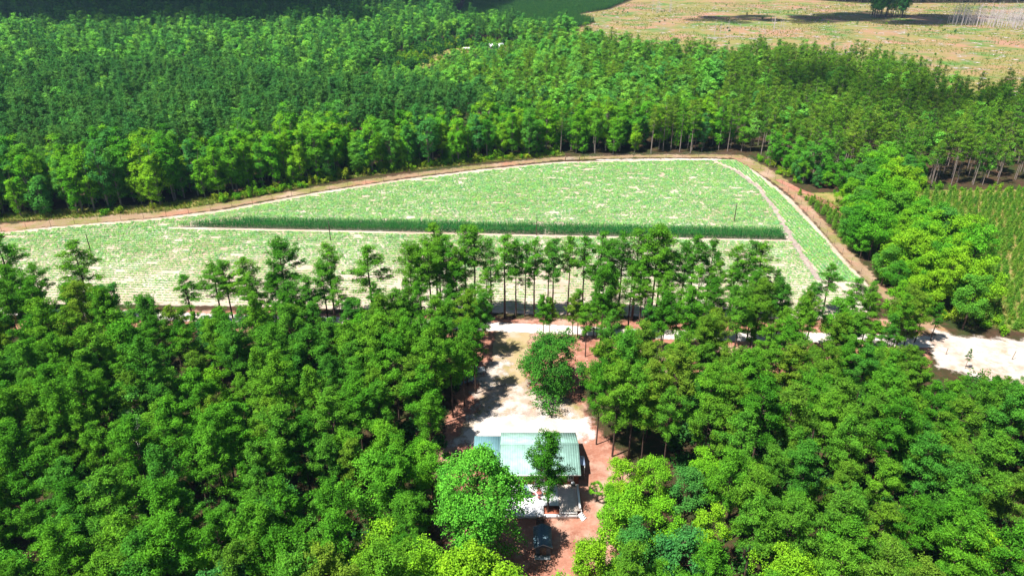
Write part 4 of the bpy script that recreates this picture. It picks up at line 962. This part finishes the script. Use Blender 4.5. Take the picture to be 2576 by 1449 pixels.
for y in (93.8, 95.7, 97.6, 99.4): part('bench_leg', db(11.95, 12.1, y - .05, y + .05, DZ, 1.2), M['white'], deck)
part('rail', db(8.4, 11.4, DY0 + .02, DY0 + .2, 1.22, 1.29), M['white'], deck)
for x in (8.6, 10.0, 11.3): part('rail_post', db(x - .05, x + .05, DY0 + .06, DY0 + .16, DZ, 1.22), M['white'], deck)
for k in range(4):
    tr = Geo(); c, s_ = math.cos(-math.pi / 4), math.sin(-math.pi / 4); q = .12 + .3 * k
    cxx, cyy = 11.9 + q * .72 - 5.6, 92.85 - q * .72 - 96.2
    z1 = DZ - .17 * (k + 1) + .05
    bx = [(-.6, -.14), (.6, -.14), (.6, .14), (-.6, .14)]; pts4 = [(cxx + a * .707 - b * .707 * -1, cyy + a * .707 + b * -.707, 0) for a, b in bx]
    v = np.array([(p[0], p[1], z1 - .06) for p in pts4] + [(p[0], p[1], z1) for p in pts4]); tr.add(v, [(0, 3, 2, 1), (4, 5, 6, 7), (0, 1, 5, 4), (1, 2, 6, 5), (2, 3, 7, 6), (3, 0, 4, 7)])
    part('step', tr, M['white'], deck)
st = thing('front_steps', 'dark wooden steps with rails leading from the deck towards the shed', 'steps', (4.9, 91.6, 0))
for k in range(4): part('tread', Geo().box(-.6, .6, .55 - .3 * (k + 1), .55 - .3 * k - .02, DZ - .18 * (k + 1) - .05, DZ - .18 * (k + 1)), M['wood'], st)
for x in (-.68, .62): part('stringer', Geo().prism([(0, 0), (.06, 0), (.06, .5), (0, .5)], -.7, .55), M['wood'], st).location = (x, 0, .02)
for x in (-.68, .64):
    for y in (-.6, .5): part('rail_post', Geo().box(x - .04, x + .04, y - .04, y + .04, 0, 1.3 + .25 * (y > 0)), M['wood'], st)
    part('handrail', Geo().tube([(x, -.62, 1.28), (x, .52, 1.54)], [.045, .045], 6), M['wood'], st)

shx, shy = 5.1, 86.0
shed = thing('shed', 'small dark shed with a blue-grey gable roof in tree shade below the deck', 'shed', (shx, shy, 0))
part('wall', Geo().box(-1.25, 1.25, -1.95, 2.0, 0, 2.2), M['shedwall'], shed)
part('gable', Geo().prism([(-1.25, 2.2), (1.25, 2.2), (0, 2.86)], -1.93, 1.98), M['shedwall'], shed)
for sgn in (-1, 1):
    G_ = Geo(); v = np.array([(sgn * 1.55, -2.3, 2.15), (sgn * 1.55, 2.3, 2.15), (0, 2.3, 2.98), (0, -2.3, 2.98)]); G_.add(np.concatenate([v, v - np.array([0, 0, .07])]), [(0, 1, 2, 3), (7, 6, 5, 4), (0, 4, 5, 1), (1, 5, 6, 2), (2, 6, 7, 3), (3, 7, 4, 0)])
    for y in np.arange(-2.2, 2.25, .4):
        v = np.array([(sgn * 1.55, y - .03, 2.155), (sgn * 1.55, y + .03, 2.155), (0, y + .03, 2.985), (0, y - .03, 2.985)]); G_.add(np.concatenate([v, v + np.array([0, 0, .035])]), [(4, 5, 6, 7), (0, 1, 5, 4), (2, 3, 7, 6), (1, 2, 6, 5), (3, 0, 4, 7)])
    part('roof', G_, M['shedroof'], shed)
part('barge_board', Geo().prism([(-1.57, 2.03), (0, 2.86), (1.57, 2.03), (1.57, 2.13), (0, 2.96), (-1.57, 2.13)], -2.36, -2.303), M['metal'], shed)
sd = part('door', Geo().box(-.55, .55, -2.0, -1.953, .05, 1.95), M['wood'], shed); part('handle', Geo().box(.36, .42, -2.05, -2.003, .95, 1.1), M['metal'], sd)
part('porch_floor', Geo().box(-1.4, 1.2, -2.9, -2.01, .1, .2), M['metal'], shed)

# things on the deck
t = thing('patio_table', 'small red patio table on the white deck among red chairs', 'table', (4.9, 97.2, DZ))
part('table_top', Geo().tube([(0, 0, .70), (0, 0, .74), (0, 0, .745)], [.55, .55, .01], 14), M['red'], t)
for a in range(4): part('leg', Geo().tube([(math.cos(a * 1.57 + .78) * .4, math.sin(a * 1.57 + .78) * .4, 0), (math.cos(a * 1.57 + .78) * .3, math.sin(a * 1.57 + .78) * .3, .7)], [.03, .03], 5), M['darkmetal'], t)
for i, (x, y, a, lab) in enumerate([(3.9, 97.2, 1.57, 'left of'), (5.95, 97.2, -1.57, 'right of'), (4.9, 98.2, 0, 'behind'), (4.9, 96.2, 3.14, 'in front of')]):
    c = thing('patio_chair', 'red patio chair %s the red table on the deck' % lab, 'chair', (x, y, DZ), a, 'red chairs on the deck')
    part('seat', Geo().box(-.25, .25, -.25, .25, .42, .46), M['red'], c); part('backrest', Geo().box(-.25, .25, .22, .26, .48, .95), M['red'], c)
    for sx in (-.22, .22):
        for sy in (-.22, .22): part('leg', Geo().box(sx - .02, sx + .02, sy - .02, sy + .02, 0, .42), M['darkmetal'], c)
u = thing('patio_umbrella', 'pale blue open patio umbrella on the left side of the deck', 'umbrella', (2.1, 96.9, DZ))
G_ = Geo(); n = 8; ring = [(math.cos(i / n * 6.283) * 1.05, math.sin(i / n * 6.283) * 1.05, 1.95) for i in range(n)]; mid = [(a * .55, b * .55, 2.22) for a, b, c in ring]
G_.add(ring + mid + [(0, 0, 2.4)], [(i, (i + 1) % n, (i + 1) % n + n, i + n) for i in range(n)]); G_.f.append((np.array([(i + n, (i + 1) % n + n, 2 * n) for i in range(n)]), 0))
part('canopy', G_, M['blue'], u); part('pole', Geo().tube([(0, 0, 0), (0, 0, 2.5)], [.03, .03], 8), M['metal'], u); part('base', Geo().tube([(0, 0, 0), (0, 0, .08), (0, 0, .09)], [.28, .26, .03], 12), M['darkmetal'], u)
b = thing('barbecue_grill', 'small dark barbecue grill with pale lid by the right end of the house wall', 'grill', (11.2, 99.3, DZ))
part('firebox', Geo().box(-.35, .35, -.25, .25, .65, .9), M['darkmetal'], b); part('lid', Geo().prism([(-.35, .905), (.35, .905), (.3, 1.1), (.12, 1.2), (-.12, 1.2), (-.3, 1.1)], -.25, .25), M['metal'], b)
for sx in (-.3, .3):
    for sy in (-.2, .2): part('leg', Geo().box(sx - .025, sx + .025, sy - .025, sy + .025, 0, .65), M['darkmetal'], b)

# palmetto by the path
pm = Geo(); pl = g(1497, 1262); T_ = Geo().tube([(0, 0, 0), (.08, .05, 1.6), (.05, 0, 3.1)], [.16, .15, .13], 8); rg = np.random.default_rng(9)
for i in range(26):
    a = i * 2.4; el = rg.uniform(-.5, 1.2); L = rg.uniform(.7, 1.0); dv = np.array([math.cos(a) * math.cos(el), math.sin(a) * math.cos(el), math.sin(el)]); b0 = np.array([.05, 0, 3.1]); hub = b0 + dv * L
    sd_ = unit(np.cross(dv, [0, 0, 1])); upv = np.cross(sd_, dv)
    pm.tube([b0, hub], [.02, .015], 3)
    for q in np.linspace(-1.1, 1.1, 9):
        tip = hub + (dv * math.cos(q) + sd_ * math.sin(q)) * .75 - np.array([0, 0, .12]); pm.add([hub - upv * .01, hub + (tip - hub) * .5 + np.cross(unit(tip - hub), upv) * .05, tip, hub + (tip - hub) * .5 - np.cross(unit(tip - hub), upv) * .05], [(0, 1, 2, 3)])
pa = thing('palmetto', 'small palmetto with fan leaves beside the red path right of the deck', 'palm', (pl[0], pl[1], 0)); part('trunk', T_, M['bark_pale'], pa, smooth=True); part('fronds', pm, M['shrub'], pa)

# parked car in the shade
def car(label, p, rz, paint):
    c = thing('parked_car', label, 'car', (p[0], p[1], .06), rz)
    part('body', Geo().prism([(-2.2, .35), (2.2, .35), (2.25, .6), (2.15, .85), (1.1, .98), (-1.95, 1.0), (-2.2, .85)], -.86, .86), paint, c, smooth=False)
    cb = part('cabin', Geo().prism([(-1.7, .99), (1.05, .975), (.35, 1.5), (-1.25, 1.52)], -.74, .74), paint, c)
    for y in (-.745, .745):
        G_ = Geo(); G_.prism([(-1.45, 1.05), (.8, 1.04), (.3, 1.44), (-1.15, 1.45)], min(y, y * 1.01), max(y, y * 1.01)); part('side_window', G_, M['glass'], c)
    G_ = Geo(); v = np.array([(1.04, -.64, 1.02), (1.04, .64, 1.02), (.43, .62, 1.47), (.43, -.62, 1.47)]); G_.add(np.concatenate([v, v + np.array([.02, 0, .02])]), [(4, 5, 6, 7), (0, 1, 5, 4), (1, 2, 6, 5), (2, 3, 7, 6), (3, 0, 4, 7)]); part('windscreen', G_, M['glass'], c)
    for x in (-1.4, 1.4):
        for y in (-.8, .8):
            wh = part('wheel', Geo().tube([(x, y - .1, .33), (x, y + .1, .33)], [.33, .33], 14), M['tyre'], c); part('rim', Geo().tube([(x, y * 1.13 - .005, .33), (x, y * 1.13 + .005, .33)], [.19, .02], 10), M['metal'], wh)
    for y in (-.6, .6): part('headlight', Geo().box(2.2, 2.27, y - .16, y + .16, .66, .78), M['white'], c)
    return c
cp = g(1170, 962); car('blue car parked in tree shade left of the driveway', cp, .5, M['carpaint'])
cp = g(1196, 938); car('silver grey car parked behind the blue car under the pines', cp, .2, M['metal'])

# ---------------------------------------------------------------- poles, wires, fences, gate
tops = []
for i, (x, yb, yt) in enumerate([(231, 642, 590), (832, 606, 557), (1350, 592, 540), (1847, 557, 511)]):
    p = g(x, yb); h = height_for(p, yt); o = thing('utility_pole', 'thin dark utility pole in the field, %s from left' % ordn(i + 1), 'pole', (p[0], p[1], 0), 0, 'utility poles across the field')
    part('pole', Geo().tube([(0, 0, 0), (0, 0, h)], [.16, .11], 8), M['bark'], o); part('insulator', Geo().tube([(0, 0, h), (0, 0, h + .2)], [.05, .04], 6), M['metal'], o); part('bracket', Geo().box(-.05, .05, -.3, .3, h - .6, h - .5), M['metal'], o)
    tops.append(np.array([p[0], p[1], h + .15]))
for dz, lab in ((0, 'upper'), (-.75, 'lower')):
    G_ = Geo()
    for a, b_ in zip(tops[:-1], tops[1:]):
        q = np.array([a + (b_ - a) * t_ + np.array([0, 0, dz - 3.2 * t_ * (1 - t_)]) for t_ in np.linspace(0, 1, 9)]); G_.tube(q, .018, 3)
    tag(new('power_line', G_.mesh('power_line', M['darkmetal'])), '%s thin dark wire strung between the field poles' % lab, 'wire')
def fence(line, label, step=7.5, h=2.2, start=0.0):
    line = np.array(line); seg = np.linalg.norm(np.diff(line, axis=0), axis=1); cum = np.concatenate([[0], np.cumsum(seg)])
    o = thing('wire_fence', label, 'fence', (line[0][0], line[0][1], 0)); pm_ = Geo().tube([(0, 0, 0), (0, 0, h)], [.065, .055], 6).mesh('post', M['wood']); pts_ = []
    for d_ in np.arange(start, cum[-1], step):
        q = np.array([np.interp(d_, cum, line[:, 0]), np.interp(d_, cum, line[:, 1])]); pts_.append(q)
        new('post', pm_, o, (q[0] - line[0][0], q[1] - line[0][1], 0))
    for zz in (.5, 1.1, 1.7, 2.15):
        part('wire', Geo().tube([(q[0] - line[0][0], q[1] - line[0][1], zz) for q in pts_], .008, 3), M['metal'], o)
fence(gp([(-60, 590), (0, 583), (170, 566), (400, 548), (560, 528), (800, 484), (1000, 453), (1200, 428), (1400, 408)]), 'wire fence with thin posts between the far dirt track and the field')
fence(gp([(1470, 401), (1600, 398), (1780, 396), (1860, 397)]), 'wire fence along the top edge of the field right of the gate')
fence(gp([(1880, 402), (1960, 462), (2010, 512), (2075, 590), (2150, 675), (2215, 745)]), 'wire fence along the dirt track on the right of the field')
gt0, gt1 = g(1422, 405)[:2], g(1458, 403)[:2]; gl = np.linalg.norm(gt1 - gt0)
gt = thing('metal_gate', 'grey metal farm gate at the top edge of the field', 'gate', (gt0[0], gt0[1], 0), math.atan2(gt1[1] - gt0[1], gt1[0] - gt0[0]))
for x in (0, gl): part('gate_post', Geo().box(x - .09, x + .09, -.09, .09, 0, 2.3), M['wood'], gt)
for z in (.4, .75, 1.1, 1.45): part('bar', Geo().box(.12, gl - .12, -.025, .025, z - .03, z + .03), M['metal'], gt)
for x in (.12, gl / 2, gl - .17): part('upright', Geo().box(x, x + .05, -.024, .024, .44, 1.41), M['metal'], gt)
for i, (x, yb, yt, ln, lab) in enumerate([(2545, 905, 883, .12, 'leaning wooden post on the white sandy lot at the right edge'), (2379, 892, 876, .05, 'wooden post by the red patch at the left of the sandy lot')]):
    p = g(x, yb); h = height_for(p, yt); o = new('wooden_post', Geo().tube([(0, 0, 0), (ln * h * .5, 0, h * .5), (ln * h, 0, h)], [.08, .075, .07], 7).mesh('wooden_post', M['wood'], True), None, (p[0], p[1], 0)); tag(o, lab, 'post')

# ---------------------------------------------------------------- far homestead
fp = g(1248, 124); fh = thing('farmhouse', 'small far white house with a pale roof in the wood clearing', 'house', (fp[0], fp[1], 0), .25)
part('wall', Geo().box(-6, 6, -3.5, 3.5, 0, 2.8), M['white'], fh); part('gable', Geo().prism([(-3.5, 2.8), (3.5, 2.8), (0, 4.6)], -5.98, 5.98), M['white'], fh).rotation_euler[2] = math.pi / 2
for sg in (-1, 1):
    G_ = Geo(); v = np.array([(-6.4, sg * 4, 2.6), (6.4, sg * 4, 2.6), (6.4, 0, 4.75), (-6.4, 0, 4.75)]); G_.add(np.concatenate([v, v - np.array([0, 0, .12])]), [(0, 1, 2, 3), (7, 6, 5, 4), (0, 4, 5, 1), (1, 5, 6, 2), (2, 6, 7, 3), (3, 7, 4, 0)]); part('roof', G_, M['deckwhite'], fh)
for x in (-4, 3): part('window', Geo().box(x - .6, x + .6, -3.56, -3.503, 1, 2.2), M['glass'], fh)
part('door', Geo().box(-.5, .5, -3.56, -3.503, .05, 2.1), M['red'], fh)
fp = g(1175, 129); fs = thing('camper_trailer', 'far white camper trailer at the edge of the clearing', 'trailer', (fp[0], fp[1], 0), .1)
part('body', Geo().prism([(-3.6, .6), (3.6, .6), (3.6, 2.6), (3.3, 2.9), (-3.3, 2.9), (-3.6, 2.6)], -1.25, 1.25), M['white'], fs)
for x in (-2, 1.6): part('window', Geo().box(x - .5, x + .5, -1.3, -1.253, 1.5, 2.2), M['glass'], fs)
for x in (-.5, .5): part('wheel', Geo().tube([(x, -1.2, .4), (x, -.95, .4)], [.4, .4], 12), M['tyre'], fs)

# ---------------------------------------------------------------- clouds, high above and out of the picture, that shade parts of the land
def cloudmat(name, dens):
    m = plain(name, (.85, .86, .88), 1.0, 0, .02, .01); nt = m.node_tree; mx = N(nt, 'ShaderNodeMixShader'); tr = N(nt, 'ShaderNodeBsdfTransparent'); mx.inputs[0].default_value = dens
    nt.links.new(tr.outputs[0], mx.inputs[1]); nt.links.new(nt.nodes['Principled BSDF'].outputs[0], mx.inputs[2]); nt.links.new(mx.outputs[0], nt.nodes['Material Output'].inputs[0]); return m
M['cloud'] = cloudmat('cloud', .45); M['thincloud'] = cloudmat('thincloud', .13)
def cloud(cx, cy, rx, ry, seed, alt=520.0, n=26, m='cloud'):
    rg = np.random.default_rng(seed); G_ = Geo(); k = 10; m_ = 6
    sh = alt / math.tan(SUN_EL); ox, oy = SX * sh / math.hypot(SX, SY), SY * sh / math.hypot(SX, SY)
    for i in range(n):
        a = rg.uniform(0, 6.28); r = math.sqrt(rg.uniform(0, 1)) * .85; c = np.array([rx * r * math.cos(a), ry * r * math.sin(a), rg.uniform(-6, 14)]); R_ = min(rx, ry) * rg.uniform(.22, .42)
        th = np.linspace(0, math.pi, m_ + 1); ph = np.arange(k) / k * 6.283
        V = np.stack([np.outer(np.sin(th), np.cos(ph)) * R_, np.outer(np.sin(th), np.sin(ph)) * R_, np.outer(np.cos(th), np.ones(k)) * R_ * .5], -1).reshape(-1, 3) + c
        f = [(p * k + q, p * k + (q + 1) % k, (p + 1) * k + (q + 1) % k, (p + 1) * k + q) for p in range(m_) for q in range(k)]
        G_.add(V, f)
    o = new('cloud', G_.mesh('cloud', M[m], True), None, (cx + ox, cy + oy, alt)); tag(o, kind='structure')
cloud(-480, 1000, 480, 300, 1, n=90); cloud(-760, 800, 260, 150, 2, n=40); cloud(-330, 775, 300, 75, 8, n=50); cloud(310, 885, 120, 48, 3, n=40); cloud(455, 895, 100, 70, 4, n=45); cloud(570, 890, 70, 34, 7); cloud(225, 400, 75, 62, 5, m='thincloud'); cloud(640, 560, 60, 40, 6)

# ---------------------------------------------------------------- the air
hz = Geo().box(-3700, 3700, -420, 6150, -1.0, 96.0)
hm = bpy.data.materials.new('haze'); hm.use_nodes = True; nt = hm.node_tree; nt.nodes.remove(nt.nodes['Principled BSDF'])
pv = N(nt, 'ShaderNodeVolumePrincipled'); pv.inputs['Color'].default_value = (.42, .66, 1.0, 1); pv.inputs['Density'].default_value = .00006; pv.inputs['Anisotropy'].default_value = .2
nt.links.new(pv.outputs[0], nt.nodes['Material Output'].inputs['Volume'])
tag(new('haze', hz.mesh('haze', hm)), 'thin bluish summer haze over the land', 'haze', kind='stuff')
